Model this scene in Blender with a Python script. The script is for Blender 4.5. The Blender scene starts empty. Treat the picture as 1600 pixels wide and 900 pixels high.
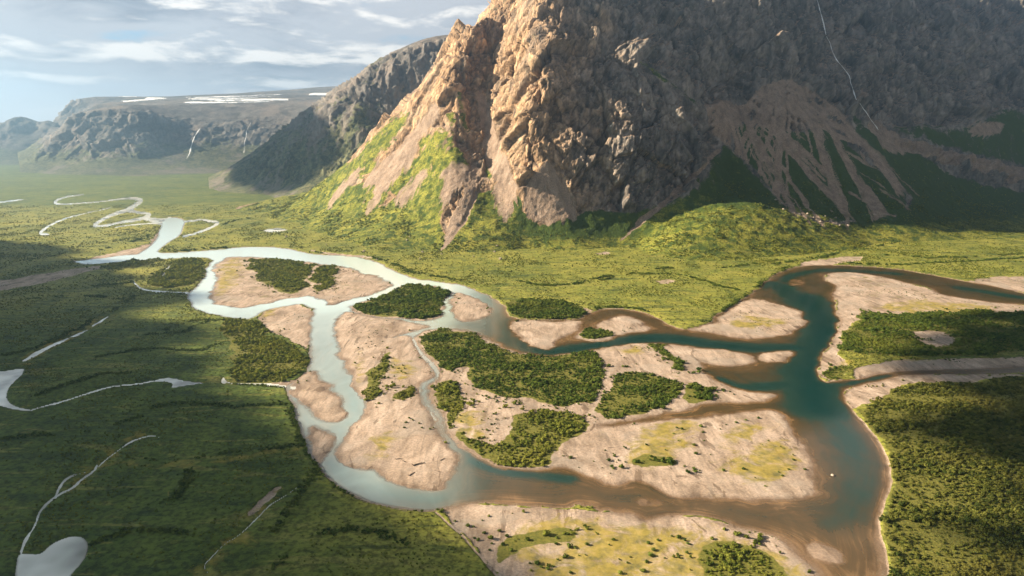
import bpy, math, random
import numpy as np
from mathutils import Vector

random.seed(7)
RNG = np.random.default_rng(11)
scene = bpy.context.scene
col = scene.collection

# ------------------------------------------------------------------ camera
F = 1143.0                       # focal length in pixels of the 1600 x 900 photograph
HORIZON = 215.0
PITCH = math.atan((450.0 - HORIZON) / F)
CAMZ = 300.0
SP, CP = math.sin(PITCH), math.cos(PITCH)
cam_data = bpy.data.cameras.new('camera')
cam_data.sensor_width = 36.0
cam_data.lens = 36.0 * F / 1600.0
cam_data.clip_start = 1.0
cam_data.clip_end = 60000.0
cam = bpy.data.objects.new('camera', cam_data)
col.objects.link(cam)
cam.location = (0, 0, CAMZ)
cam.rotation_euler = (math.pi / 2 - PITCH, 0, 0)
scene.camera = cam

# ------------------------------------------------------------------ sun, sky, exposure
SUN_EL, SUN_AZ = math.radians(26.0), math.radians(4.0)      # azimuth measured from -X towards +Y
SUN = Vector((-math.cos(SUN_EL) * math.cos(SUN_AZ), math.cos(SUN_EL) * math.sin(SUN_AZ), math.sin(SUN_EL)))
sun_data = bpy.data.lights.new('sun', 'SUN')
sun_data.energy = 5.0
sun_data.angle = math.radians(0.6)
sun_data.color = (1.0, 0.83, 0.60)
sun = bpy.data.objects.new('sun', sun_data)
col.objects.link(sun)
sun.rotation_euler = SUN.to_track_quat('Z', 'Y').to_euler()

world = bpy.data.worlds.new('World')
scene.world = world
world.use_nodes = True
SKY_STRENGTH = 0.05


class NT:
    """small helper for writing node trees"""
    def __init__(self, tree):
        self.t = tree

    def n(self, kind, **kw):
        nd = self.t.nodes.new(kind)
        for k, v in kw.items():
            setattr(nd, k, v)
        return nd

    def set(self, sock, v):
        if isinstance(v, bpy.types.NodeSocket):
            self.t.links.new(v, sock)
        elif v is not None:
            if hasattr(sock.default_value, '__len__') and not hasattr(v, '__len__'):
                v = [v] * len(sock.default_value)
            if hasattr(sock.default_value, '__len__') and len(sock.default_value) == 4 and len(v) == 3:
                v = list(v) + [1.0]
            sock.default_value = v

    def math(self, op, a, b=None, c=None, clamp=False):
        nd = self.n('ShaderNodeMath', operation=op, use_clamp=clamp)
        for i, v in enumerate((a, b, c)):
            self.set(nd.inputs[i], v)
        return nd.outputs[0]

    def mix(self, f, a, b, blend='MIX'):
        nd = self.n('ShaderNodeMix', data_type='RGBA', blend_type=blend)
        self.set(nd.inputs[0], f)
        self.set(nd.inputs[6], a)
        self.set(nd.inputs[7], b)
        return nd.outputs[2]

    def ramp(self, v, lo, hi, a=0.0, b=1.0, smooth=True):
        nd = self.n('ShaderNodeMapRange', interpolation_type='SMOOTHSTEP' if smooth else 'LINEAR')
        for i, x in enumerate((v, lo, hi, a, b)):
            self.set(nd.inputs[i], x)
        return nd.outputs[0]

    def cramp(self, v, stops):
        nd = self.n('ShaderNodeValToRGB')
        e = nd.color_ramp.elements
        while len(e) < len(stops):
            e.new(0.5)
        for el, (p, c) in zip(e, stops):
            el.position = p
            el.color = (c[0], c[1], c[2], 1)
        self.set(nd.inputs[0], v)
        return nd.outputs[0]

    def noise(self, vec, scale, detail=4, rough=0.55, dist=0.0):
        nd = self.n('ShaderNodeTexNoise')
        self.set(nd.inputs['Vector'], vec)
        self.set(nd.inputs['Scale'], scale)
        self.set(nd.inputs['Detail'], detail)
        self.set(nd.inputs['Roughness'], rough)
        self.set(nd.inputs['Distortion'], dist)
        return nd.outputs[0]

    def voronoi(self, vec, scale, feature='F1', out=0):
        nd = self.n('ShaderNodeTexVoronoi', feature=feature)
        self.set(nd.inputs['Vector'], vec)
        self.set(nd.inputs['Scale'], scale)
        return nd.outputs[out]

    def mapping(self, vec, scale=(1, 1, 1), rot=(0, 0, 0), loc=(0, 0, 0)):
        nd = self.n('ShaderNodeMapping')
        self.set(nd.inputs['Vector'], vec)
        nd.inputs['Scale'].default_value = scale
        nd.inputs['Rotation'].default_value = rot
        nd.inputs['Location'].default_value = loc
        return nd.outputs[0]

    def attr(self, name):
        return self.n('ShaderNodeAttribute', attribute_name=name).outputs['Fac']

    def bump(self, height, dist, strength=1.0, normal=None):
        nd = self.n('ShaderNodeBump')
        nd.inputs['Strength'].default_value = strength
        nd.inputs['Distance'].default_value = dist
        self.set(nd.inputs['Height'], height)
        if normal is not None:
            self.set(nd.inputs['Normal'], normal)
        return nd.outputs[0]


# world: Nishita sky with layered stratocumulus
wt = world.node_tree
wt.nodes.clear()
W = NT(wt)
sky = W.n('ShaderNodeTexSky', sky_type='NISHITA')
sky.sun_disc = False
sky.sun_elevation = SUN_EL
sky.sun_rotation = -(math.pi / 2 - SUN_AZ)
sky.altitude = 300
sky.air_density = 1.0
sky.dust_density = 0.6
sky.ozone_density = 1.5
tc = W.n('ShaderNodeTexCoord').outputs['Generated']
sep = W.n('ShaderNodeSeparateXYZ')
wt.links.new(tc, sep.inputs[0])
sx, sy, sz = sep.outputs
az = W.math('ARCTAN2', sx, sy)
el = W.math('ARCSINE', sz)


def cloud_density(el_off):
    e = W.math('ADD', el, el_off)
    cmb = W.n('ShaderNodeCombineXYZ')
    W.set(cmb.inputs[0], W.math('MULTIPLY', az, 6.5))
    W.set(cmb.inputs[1], W.math('MULTIPLY', e, 24.0))
    cmb.inputs[2].default_value = 5.2
    v = cmb.outputs[0]
    big = W.noise(W.mapping(v, (0.55, 1.0, 1.0)), 0.75, 2, 0.5)
    fine = W.noise(v, 1.5, 8, 0.6, 0.35)
    return W.math('ADD', W.math('MULTIPLY', big, 0.60), W.math('MULTIPLY', fine, 0.45))


d0 = cloud_density(0.0)
d1 = cloud_density(0.012)
cover = W.ramp(d0, 0.33, 0.42)
lit = W.ramp(W.math('SUBTRACT', d0, d1), -0.01, 0.10)
thick = W.ramp(d0, 0.46, 0.66)
c_base = W.mix(thick, (3.6, 3.7, 3.95), (1.55, 1.75, 2.15))
c_cloud = W.mix(lit, c_base, (6.6, 6.3, 5.9))
skycol = W.mix(cover, W.mix(0.6, sky.outputs[0], (1.2, 2.3, 3.5)), c_cloud)
low = W.ramp(el, 0.02, 0.095, 0.9, 0.0)
skycol = W.mix(low, skycol, (5.2, 5.2, 5.2))
skycol = W.mix(1.0, skycol, W.ramp(el, 0.20, 0.8, 1.0, 0.28), 'MULTIPLY')
bg = W.n('ShaderNodeBackground')
wt.links.new(skycol, bg.inputs[0])
bg.inputs[1].default_value = SKY_STRENGTH
wo = W.n('ShaderNodeOutputWorld')
wt.links.new(bg.outputs[0], wo.inputs[0])

vs = scene.view_settings
vs.view_transform = 'Standard'
vs.look = 'None'
vs.exposure = 2.0
vs.gamma = 1.0
vs.use_curve_mapping = False
scene.cycles.use_denoising = True
scene.cycles.max_bounces = 6
scene.cycles.diffuse_bounces = 2
scene.cycles.glossy_bounces = 2
scene.cycles.transparent_max_bounces = 8
scene.cycles.volume_bounces = 0

# ------------------------------------------------------------------ geometry of the view: pixel -> place
def ray(px, py):
    u = (np.asarray(px, float) - 800.0) / F
    v = (450.0 - np.asarray(py, float)) / F
    return u, CP + v * SP, -SP + v * CP


def ground_xy(pts):
    p = np.asarray(pts, float)
    u, yd, zd = ray(p[:, 0], np.maximum(p[:, 1], 285.0))
    t = -CAMZ / zd
    return np.stack([u * t, yd * t], 1)


def at(px, py, Y):
    u, yd, zd = ray(px, py)
    t = Y / yd
    return (float(u * t), float(Y), float(CAMZ + zd * t))


def project(P):
    x, y, z = P[:, 0], P[:, 1], P[:, 2] - CAMZ
    fw = y * CP - z * SP
    up = y * SP + z * CP
    fw = np.where(fw < 1, 1, fw)
    return 800 + F * x / fw, 450 - F * up / fw


# ------------------------------------------------------------------ numpy noise
def _h(ix, iy, iz, seed):
    h = (ix.astype(np.uint32) * np.uint32(374761393) + iy.astype(np.uint32) * np.uint32(668265263)
         + iz.astype(np.uint32) * np.uint32(2246822519) + np.uint32((seed * 3266489917) & 0xffffffff))
    h = (h ^ (h >> np.uint32(13))) * np.uint32(1274126177)
    h = h ^ (h >> np.uint32(16))
    return h


def _hf(ix, iy, iz, seed):
    return (_h(ix, iy, iz, seed) & np.uint32(0xffff)).astype(np.float32) / 65535.0


def vnoise(P, scale, seed=0):
    """value noise in -1..1 at P (N,2 or N,3); scale = feature size in metres"""
    Q = P / np.asarray(scale, float)
    i = np.floor(Q).astype(np.int64)
    f = (Q - i).astype(np.float32)
    f = f * f * f * (f * (f * 6 - 15) + 10)
    x, y = i[:, 0], i[:, 1]
    if P.shape[1] == 2:
        z0 = np.zeros_like(x)
        a = _hf(x, y, z0, seed) * (1 - f[:, 0]) + _hf(x + 1, y, z0, seed) * f[:, 0]
        b = _hf(x, y + 1, z0, seed) * (1 - f[:, 0]) + _hf(x + 1, y + 1, z0, seed) * f[:, 0]
        return (a * (1 - f[:, 1]) + b * f[:, 1]) * 2 - 1
    z = i[:, 2]
    r = 0
    for dz in (0, 1):
        a = _hf(x, y, z + dz, seed) * (1 - f[:, 0]) + _hf(x + 1, y, z + dz, seed) * f[:, 0]
        b = _hf(x, y + 1, z + dz, seed) * (1 - f[:, 0]) + _hf(x + 1, y + 1, z + dz, seed) * f[:, 0]
        c = a * (1 - f[:, 1]) + b * f[:, 1]
        r = r + c * (f[:, 2] if dz else 1 - f[:, 2])
    return r * 2 - 1


def fbm(P, scale, octaves=4, seed=0, gain=0.5, ridged=False):
    s, a, t = 0.0, 1.0, 0.0
    sc = np.asarray(scale, float)
    for o in range(octaves):
        n = vnoise(P + 17.3 * o, sc, seed + o)
        if ridged:
            n = 1 - 2 * np.abs(n)
        s = s + n * a
        t += a
        a *= gain
        sc = sc / 2.03
    return s / t


def facets(P, scale, seed, tilt=0.6):
    """blocky rock: each Worley cell is a randomly offset, randomly tilted block; returns height and crack closeness"""
    Q = P / np.asarray(scale, float)
    i = np.floor(Q).astype(np.int64)
    best = np.full(len(P), 9.0, np.float32)
    second = best.copy()
    val = np.zeros(len(P), np.float32)
    for dx in (-1, 0, 1):
        for dy in (-1, 0, 1):
            for dz in (-1, 0, 1):
                c = i + np.array([dx, dy, dz])
                x, y, z = c[:, 0], c[:, 1], c[:, 2]
                hx, hy, hz = _hf(x, y, z, seed), _hf(x, y, z, seed + 1), _hf(x, y, z, seed + 2)
                ex = Q[:, 0] - x - hx
                ey = Q[:, 1] - y - hy
                ez = Q[:, 2] - z - hz
                d = (ex * ex + ey * ey + ez * ez).astype(np.float32)
                v = ((_hf(x, y, z, seed + 3) - 0.5) + tilt * ((_hf(x, y, z, seed + 4) - 0.5) * ex
                     + (_hf(x, y, z, seed + 5) - 0.5) * ey + (_hf(x, y, z, seed + 6) - 0.5) * ez) * 2).astype(np.float32)
                m = d < best
                second = np.where(m, best, np.minimum(second, d))
                val = np.where(m, v, val)
                best = np.where(m, d, best)
    return val, np.sqrt(second) - np.sqrt(best)


# ------------------------------------------------------------------ outlines
def chaikin(p, n=2, closed=True):
    p = np.asarray(p, float)
    for _ in range(n):
        if closed:
            q = np.roll(p, -1, 0)
            p = np.stack([0.75 * p + 0.25 * q, 0.25 * p + 0.75 * q], 1).reshape(-1, 2)
        else:
            a, b = p[:-1], p[1:]
            m = np.stack([0.75 * a + 0.25 * b, 0.25 * a + 0.75 * b], 1).reshape(-1, 2)
            p = np.vstack([p[:1], m, p[-1:]])
    return p


def sdf(P, poly, margin):
    """signed distance, positive inside, -margin where far outside"""
    out = np.full(len(P), -margin, np.float32)
    lo, hi = poly.min(0) - margin, poly.max(0) + margin
    idx = np.nonzero((P[:, 0] > lo[0]) & (P[:, 0] < hi[0]) & (P[:, 1] > lo[1]) & (P[:, 1] < hi[1]))[0]
    if len(idx) == 0:
        return out
    p = P[idx].astype(np.float32)
    best = np.full(len(p), 1e12, np.float32)
    ins = np.zeros(len(p), bool)
    A = poly.astype(np.float32)
    B = np.roll(A, -1, 0)
    for a, b in zip(A, B):
        e = b - a
        l2 = float(e @ e) + 1e-9
        w0, w1 = p[:, 0] - a[0], p[:, 1] - a[1]
        t = np.clip((w0 * e[0] + w1 * e[1]) / l2, 0, 1)
        d0_, d1_ = w0 - t * e[0], w1 - t * e[1]
        np.minimum(best, d0_ * d0_ + d1_ * d1_, out=best)
        if a[1] != b[1]:
            c = (a[1] > p[:, 1]) != (b[1] > p[:, 1])
            ins ^= c & (w0 < e[0] * w1 / e[1])
    d = np.sqrt(best)
    out[idx] = np.maximum(np.where(ins, d, -d), -margin)
    return out


def line_d(P, line, margin, widths=None):
    """distance to polyline (minus half-width), large where far"""
    out = np.full(len(P), margin, np.float32)
    lo, hi = line.min(0) - margin, line.max(0) + margin
    idx = np.nonzero((P[:, 0] > lo[0]) & (P[:, 0] < hi[0]) & (P[:, 1] > lo[1]) & (P[:, 1] < hi[1]))[0]
    if len(idx) == 0:
        return out
    p = P[idx]
    best = np.full(len(p), margin, np.float32)
    for k in range(len(line) - 1):
        a, b = line[k], line[k + 1]
        e = b - a
        l2 = float(e @ e) + 1e-9
        t = np.clip(((p - a) @ e) / l2, 0, 1)
        d = np.hypot(p[:, 0] - a[0] - t * e[0], p[:, 1] - a[1] - t * e[1])
        if widths is not None:
            d = d - (widths[k] * (1 - t) + widths[k + 1] * t)
        np.minimum(best, d, out=best)
    out[idx] = best
    return out


def gpoly(p, n=2):
    return ground_xy(chaikin(p, n))


def gline(p, n=2):
    return ground_xy(chaikin(p, n, False))


def sstep(x, a, b):
    t = np.clip((x - a) / (b - a), 0, 1)
    return t * t * (3 - 2 * t)


CORRIDOR = [(105,409),(150,404),(190,399),(222,397),(260,395),(300,393),(350,389),(385,385),(430,386),(455,389),(475,394),(500,398),
 (530,399),(560,402),(590,410),(620,425),(650,436),(680,439),(710,443),(740,450),(765,463),(785,476),(792,488),(797,498),(850,500),
 (905,499),(915,492),(930,485),(945,482),(970,482),(1000,487),(1025,495),(1040,505),(1060,514),(1080,514),(1108,507),(1120,492),
 (1140,480),(1165,465),(1180,455),(1200,435),(1220,424),(1240,418),(1260,415),(1300,414),(1350,416),(1400,420),(1450,428),(1500,438),
 (1560,448),(1600,459),(1700,475),(1860,500),(1860,520),(1700,490),(1600,476),(1560,474),(1500,466),(1470,461),(1450,450),(1420,443),(1380,433),(1345,427),
 (1320,425),(1300,426),(1286,431),(1295,441),(1312,445),(1303,456),(1302,465),(1307,480),(1308,495),(1310,510),(1305,530),(1295,545),
 (1282,555),(1280,575),(1280,587),(1290,598),(1303,596),(1322,592),(1345,594),(1370,585),(1420,579),(1500,577),(1600,571),(1700,566),(1860,560),(1860,572),(1700,580),
 (1600,583),(1540,586),(1500,586),(1450,586),(1420,588),(1400,591),(1370,598),(1345,604),(1325,606),(1317,615),(1322,628),(1332,640),
 (1345,655),(1360,675),(1375,695),(1385,715),(1389,735),(1389,755),(1382,780),(1375,795),(1369,810),(1369,830),(1375,850),(1380,870),
 (1381,900),(1376,960),(1376,1010),(1345,1010),(1315,940),(1280,902),(1260,882),(1245,868),(1235,858),(1220,845),(1200,838),(1180,832),(1150,826),(1130,816),
 (1100,808),(1085,807),(1050,806),(1030,810),(1015,816),(1000,813),(990,805),(965,806),(950,800),(938,805),(925,793),(915,795),(905,790),
 (890,799),(850,795),(800,792),(750,788),(720,790),(690,796),(675,799),(640,797),(610,793),(570,780),(535,763),(515,745),(505,735),(497,725),
 (487,710),(480,690),(470,665),(462,640),(452,620),(446,607),(455,600),(470,590),(478,580),(486,560),(484,540),(483,520),(485,500),(492,490),
 (485,480),(470,475),(440,480),(410,487),(400,496),(390,499),(370,498),(340,493),(310,487),(297,478),(292,462),(300,455),(312,440),
 (318,430),(325,418),(332,403),(290,403),(245,405),(200,408),(160,412),(130,414)]
FAR_POOL = [(200,404),(215,397),(234,385),(246,371),(247,362),(252,352),(250,345),(264,340),(280,340),(291,345),(287,355),(283,368),(265,378),(252,388),(246,394),(262,396),(240,404)]
FAR_HOLES = []
# islands and bars inside the corridor: (name, label, outline)
ISLANDS = [
 ('sand_bar', 'broad sand and scrub bar between main channel and western side channel', [(347,405),(365,400),(400,402),(430,404),(470,408),(500,412),(535,417),(560,425),(590,435),(612,443),(600,452),(570,463),(540,470),(520,478),(505,468),(490,462),(470,463),(440,467),(410,475),(390,480),(365,481),(341,476),(333,468),(331,457),(339,445),(332,425),(341,412)]),
 ('island', 'small oval island covered by one dense willow thicket', [(547,481),(565,473),(600,463),(620,452),(633,445),(660,445),(690,450),(702,455),(698,465),(692,475),(690,490),(685,498),(660,500),(620,499),(580,493),(555,487)]),
 ('sand_bar', 'pale rounded sand bar in the bend beside the oval thicket island', [(707,461),(716,457),(735,463),(750,470),(763,480),(765,490),(755,497),(735,501),(722,503),(712,494),(705,480)]),
 ('sand_bar', 'long pink sand bar with mossy patches between the two middle channels', [(530,492),(545,487),(575,493),(610,500),(650,504),(678,510),(655,516),(620,523),(604,528),(640,524),(648,532),(655,546),(662,560),(676,573),(684,588),(668,594),(655,602),(652,612),(660,630),(672,650),(685,670),(694,690),(706,703),(711,715),(708,728),(697,745),(692,765),(672,766),(650,763),(620,755),(600,745),(590,735),(570,733),(545,730),(530,717),(527,705),(535,690),(545,672),(555,660),(565,650),(573,640),(574,630),(568,622),(558,610),(551,598),(545,580),(538,560),(532,545),(525,530),(518,516),(523,508)]),
 ('sand_bar', 'low pink gravel bar under the western bank thicket', [(451,602),(465,589),(480,581),(492,583),(496,595),(506,600),(530,615),(540,645),(535,655),(520,660),(500,655),(485,640),(470,625),(457,615)]),
 ('sand_bar', 'narrow sand tongue against the dark western meadow bank', [(484,665),(505,675),(519,685),(514,700),(505,718),(499,727),(489,712),(482,690)]),
 ('island', 'large central island of dark willow thicket and bare sand', [(645,525),(665,517),(700,513),(735,519),(765,532),(795,548),(830,557),(870,556),(925,548),(940,545),(980,538),(1000,536),(1040,537),(1070,541),(1088,560),(1090,572),(1108,590),(1140,605),(1175,613),(1215,616),(1205,622),(1180,629),(1120,628),(1082,633),(1075,641),(1040,643),(1020,648),(990,655),(960,660),(935,666),(960,669),(990,662),(1040,656),(1080,655),(1110,651),(1150,646),(1200,641),(1222,645),(1230,657),(1241,680),(1255,695),(1262,710),(1271,725),(1275,745),(1270,760),(1281,770),(1260,775),(1230,780),(1200,778),(1180,780),(1150,775),(1120,777),(1100,774),(1060,775),(1040,770),(1030,760),(1010,753),(985,750),(968,758),(950,755),(935,745),(905,738),(890,731),(870,729),(840,734),(800,733),(770,727),(745,715),(725,700),(710,685),(700,670),(690,650),(677,630),(668,612),(668,602),(690,594),(680,573),(664,556),(655,545)]),
 ('sand_bar', 'pale sand bar edging the channel above the brown lagoon', [(1010,539),(1040,537),(1070,539),(1110,547),(1135,546),(1165,553),(1182,560),(1178,568),(1150,573),(1120,572),(1095,566),(1070,556),(1030,550)]),
 ('sand_bar', 'small white sand bar at the mouth of the lagoon', [(1187,554),(1210,550),(1236,548),(1230,560),(1205,567),(1193,563)]),
 ('sand_bar', 'bright beach bar below the northern shrub bank', [(798,499),(850,503),(905,500),(908,505),(895,518),(872,529),(863,540),(854,547),(835,543),(815,530),(803,515)]),
 ('sand_bar', 'pale sand bar in front of the round meadow', [(927,512),(945,503),(960,496),(980,493),(1000,500),(1010,508),(1022,515),(990,520),(968,524),(950,522)]),
 ('island', 'tiny shrub covered islet between two pale bars', [(898,524),(912,513),(940,514),(964,520),(957,528),(930,534),(906,532)]),
 ('sand_bar', 'wide sand bar below the round meadow bank', [(1072,514),(1105,509),(1125,496),(1145,484),(1163,470),(1180,466),(1190,476),(1205,472),(1225,478),(1240,482),(1256,489),(1256,503),(1240,517),(1215,525),(1180,529),(1140,526),(1100,519)]),
 ('sand_bar', 'curved spit of sand in the wide eastern bend', [(1170,478),(1185,468),(1200,470),(1218,482),(1214,494),(1196,505),(1180,500),(1172,490)]),
]
K_BAR = [(690,796),(720,789),(800,792),(890,799),(940,800),(1050,803),(1130,814),(1220,842),(1250,870),(1285,905),(1330,960),(1000,990),(830,960),(765,890),(730,845),(700,815)]
E_BAR = [(1286,431),(1300,425),(1345,426),(1400,436),(1470,460),(1560,474),(1700,490),(1860,520),(1860,500),(1700,500),(1560,495),(1440,492),(1370,494),(1335,500),(1318,520),(1312,540),(1310,560),(1330,575),(1300,600),(1278,590),(1278,560),(1300,540),(1308,510),(1306,480),(1300,460)]
LAND_SAND = [
 K_BAR, E_BAR,
 [(398,498),(410,487),(440,479),(470,474),(494,487),(487,505),(485,530),(482,550),(462,537),(430,522),(408,508)],
 [(455,598),(476,580),(488,585),(470,600),(440,606),(400,602),(400,599)],
 [(1330,575),(1420,562),(1550,562),(1600,556),(1860,550),(1860,566),(1600,575),(1480,580),(1420,582),(1370,590),(1335,597)],
 [(1315,612),(1340,602),(1370,598),(1400,591),(1440,583),(1500,588),(1600,585),(1600,590),(1490,596),(1420,601),(1400,612),(1370,630),(1340,641),(1330,640)],
 [(1255,409),(1290,404),(1335,401),(1355,404),(1320,412),(1270,417),(1240,420)],
 [(1500,437),(1560,434),(1600,432),(1860,440),(1860,498),(1700,474),(1600,458),(1550,448)],
 [(860,475),(885,476),(915,482),(926,487),(912,491),(880,484)],
 [(0,440),(80,427),(150,416),(165,419),(90,438),(0,456),(-120,470),(-120,455)],
 [(388,808),(400,790),(415,775),(435,759),(438,766),(420,786),(404,803)],
 [(230,385),(240,372),(247,362),(249,370),(243,385),(225,396),(190,401),(150,405),(140,404),(180,394)],
 [(930,397),(945,394),(962,397),(950,400)],[(1022,441),(1040,437),(1058,441),(1040,446)],
 [(1420,524),(1445,517),(1480,520),(1496,541),(1470,545),(1440,540)],[(1500,509),(1530,510),(1545,520),(1515,520)],
 [(1475,592),(1535,588),(1530,598),(1490,600)],
 [(590,405),(560,399),(520,396),(475,390),(490,393),(530,401),(562,404)],
]
# a thin light strand along the eastern bank and the near western bank
STRANDS = [([(1345,655),(1362,677),(1377,697),(1387,717),(1391,740),(1390,757),(1384,780),(1376,796),(1370,812),(1370,830),(1376,850),(1382,875),(1382,905),(1378,960)], 1.8),
           ([(684,800),(700,818),(730,848),(765,886),(790,915),(830,960)], 2.2),
           ([(505,737),(535,765),(570,782),(610,795),(640,799)], 1.3)]
PONDS = [  # name, label, outline
 ('pond', 'white glaring pond in the dark meadow reaching the stream', [(-140,575),(-40,580),(0,580),(20,577),(39,574),(35,585),(22,597),(12,610),(10,622),(20,632),(35,637),(53,641),(45,644),(20,640),(0,634),(-40,628),(-140,620)]),
 ('pond', 'pale kidney shaped pond at the end of the braided creek', [(26,925),(23,885),(28,864),(45,866),(62,866),(76,852),(95,842),(115,836),(131,839),(139,850),(135,866),(125,882),(110,897),(95,925)]),
 ('pond', 'slim silver pool on the thin western stream', [(233,598),(250,591),(270,590),(286,594),(303,597),(327,598),(300,602),(282,604),(264,607),(270,600),(262,597)]),
 ('pond', 'tiny bright triangular pool beside the western thicket', [(344,600),(348,587),(353,592),(358,599)]),
 ('pond', 'small shining lake at the foot of the green slope', [(408,361),(420,357),(440,356),(452,359),(440,362),(420,364)]),
]
STREAMS = [  # label, line, half width px at each point
 ('thin white stream winding from the glaring pond to the thicket', [(48,641),(65,636),(90,630),(105,625),(125,619),(150,611),(175,603),(215,601),(235,596),(255,593)], [1.5,1,1,.8,1,1.2,1,1,1.2,2]),
 ('short pale stream joining the thicket pool to the river', [(355,598),(375,601),(400,600),(440,603),(460,606)], [.8,1,1.2,2,2.5]),
 ('straight silver ditch line across the shaded meadow', [(35,565),(60,551),(75,543),(100,532),(120,523),(137,516)], [1,3,2.5,1.2,1.2,.5]),
 ('short silver ditch end beside the dark meadow fold', [(145,509),(158,502),(169,495)], [1,1.2,.6]),
 ('braided glinting creek above the kidney shaped pond', [(33,862),(40,842),(55,822),(62,800),(75,785),(92,772),(115,762),(128,748),(145,738),(152,727)], [2.5,3,2,2.5,2,1.5,1.8,2,2,1]),
 ('second glinting strand of the braided creek', [(86,778),(95,757),(108,745),(130,739),(147,736)], [1.5,2.5,2,.8,.8]),
 ('thin bright thread of creek bending over the meadow rise', [(147,736),(170,714),(190,700),(205,690),(225,683),(240,680),(256,686)], [.8,.8,.8,1.3,1.0,.8,.4]),
 ('narrow shaded brook beside the bare sand streak', [(325,895),(318,884),(330,872),(350,850),(372,838),(400,812),(420,790),(440,778),(470,758)], [.8,.7,.8,1,.8,1,1,.8,.5]),
 ('white looping side stream in the hazy far meadow', [(76,366),(62,366),(66,360),(76,353),(95,344),(110,339),(140,332),(172,325)], [1,1.5,1.5,1.2,.8,.6,.5,.5]),
 ('pale side loop east of the broad far pool', [(282,347),(300,345),(318,343),(330,346),(343,347),(335,353),(322,359),(305,365),(286,370)], [1.5,1,1,1.5,1.2,1.2,1.2,1,1]),
 ('thin inlet stream curling round the western scrub island', [(208,439),(214,447),(225,453),(240,455),(270,456),(292,458)], [1,1.5,1.5,1,.8,2]),
 ('narrow stream cutting between sand bar and dark thicket', [(644,528),(652,542),(660,556),(678,572),(688,590),(662,597),(655,608),(664,630),(680,655)], [1.5,2,2.5,4,2.5,1,1.5,2,3]),
 ('small white creek inside the western scrub island', [(255,432),(258,422),(268,414)], [1.5,1.5,.8]),
 ('faint silver stream in the far shaded valley', [(-60,318),(0,316),(20,314),(38,311)], [.8,1,.8,.4]),
 ('far silver meander swinging round a hazy meadow tongue', [(130,304),(105,307),(90,312),(84,317),(95,319.5),(135,317),(165,314),(195,310),(214,310),(222,313),(213,320),(200,328)], [.6,.8,1.2,1.6,.9,.7,.7,1.2,2,2.2,2.2,2.6]),
 ('left braid below the far meander', [(200,328),(180,334),(165,340),(152,348),(146,353)], [2.2,1.8,1.8,1.8,1]),
 ('right braid below the far meander', [(202,329),(222,333),(237,334.5),(228,340),(210,344),(190,347),(170,352),(148,354)], [2.4,1.5,1.2,1.8,1.8,1.4,1.2,1.2]),
 ('short link from the braids into the broad far pool', [(225,341),(245,345),(265,346)], [1.8,2.6,5]),
 ('thin cross channel under the far braids', [(180,355),(200,352),(235,349),(252,350)], [.5,.7,.8,1]),
]
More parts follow.
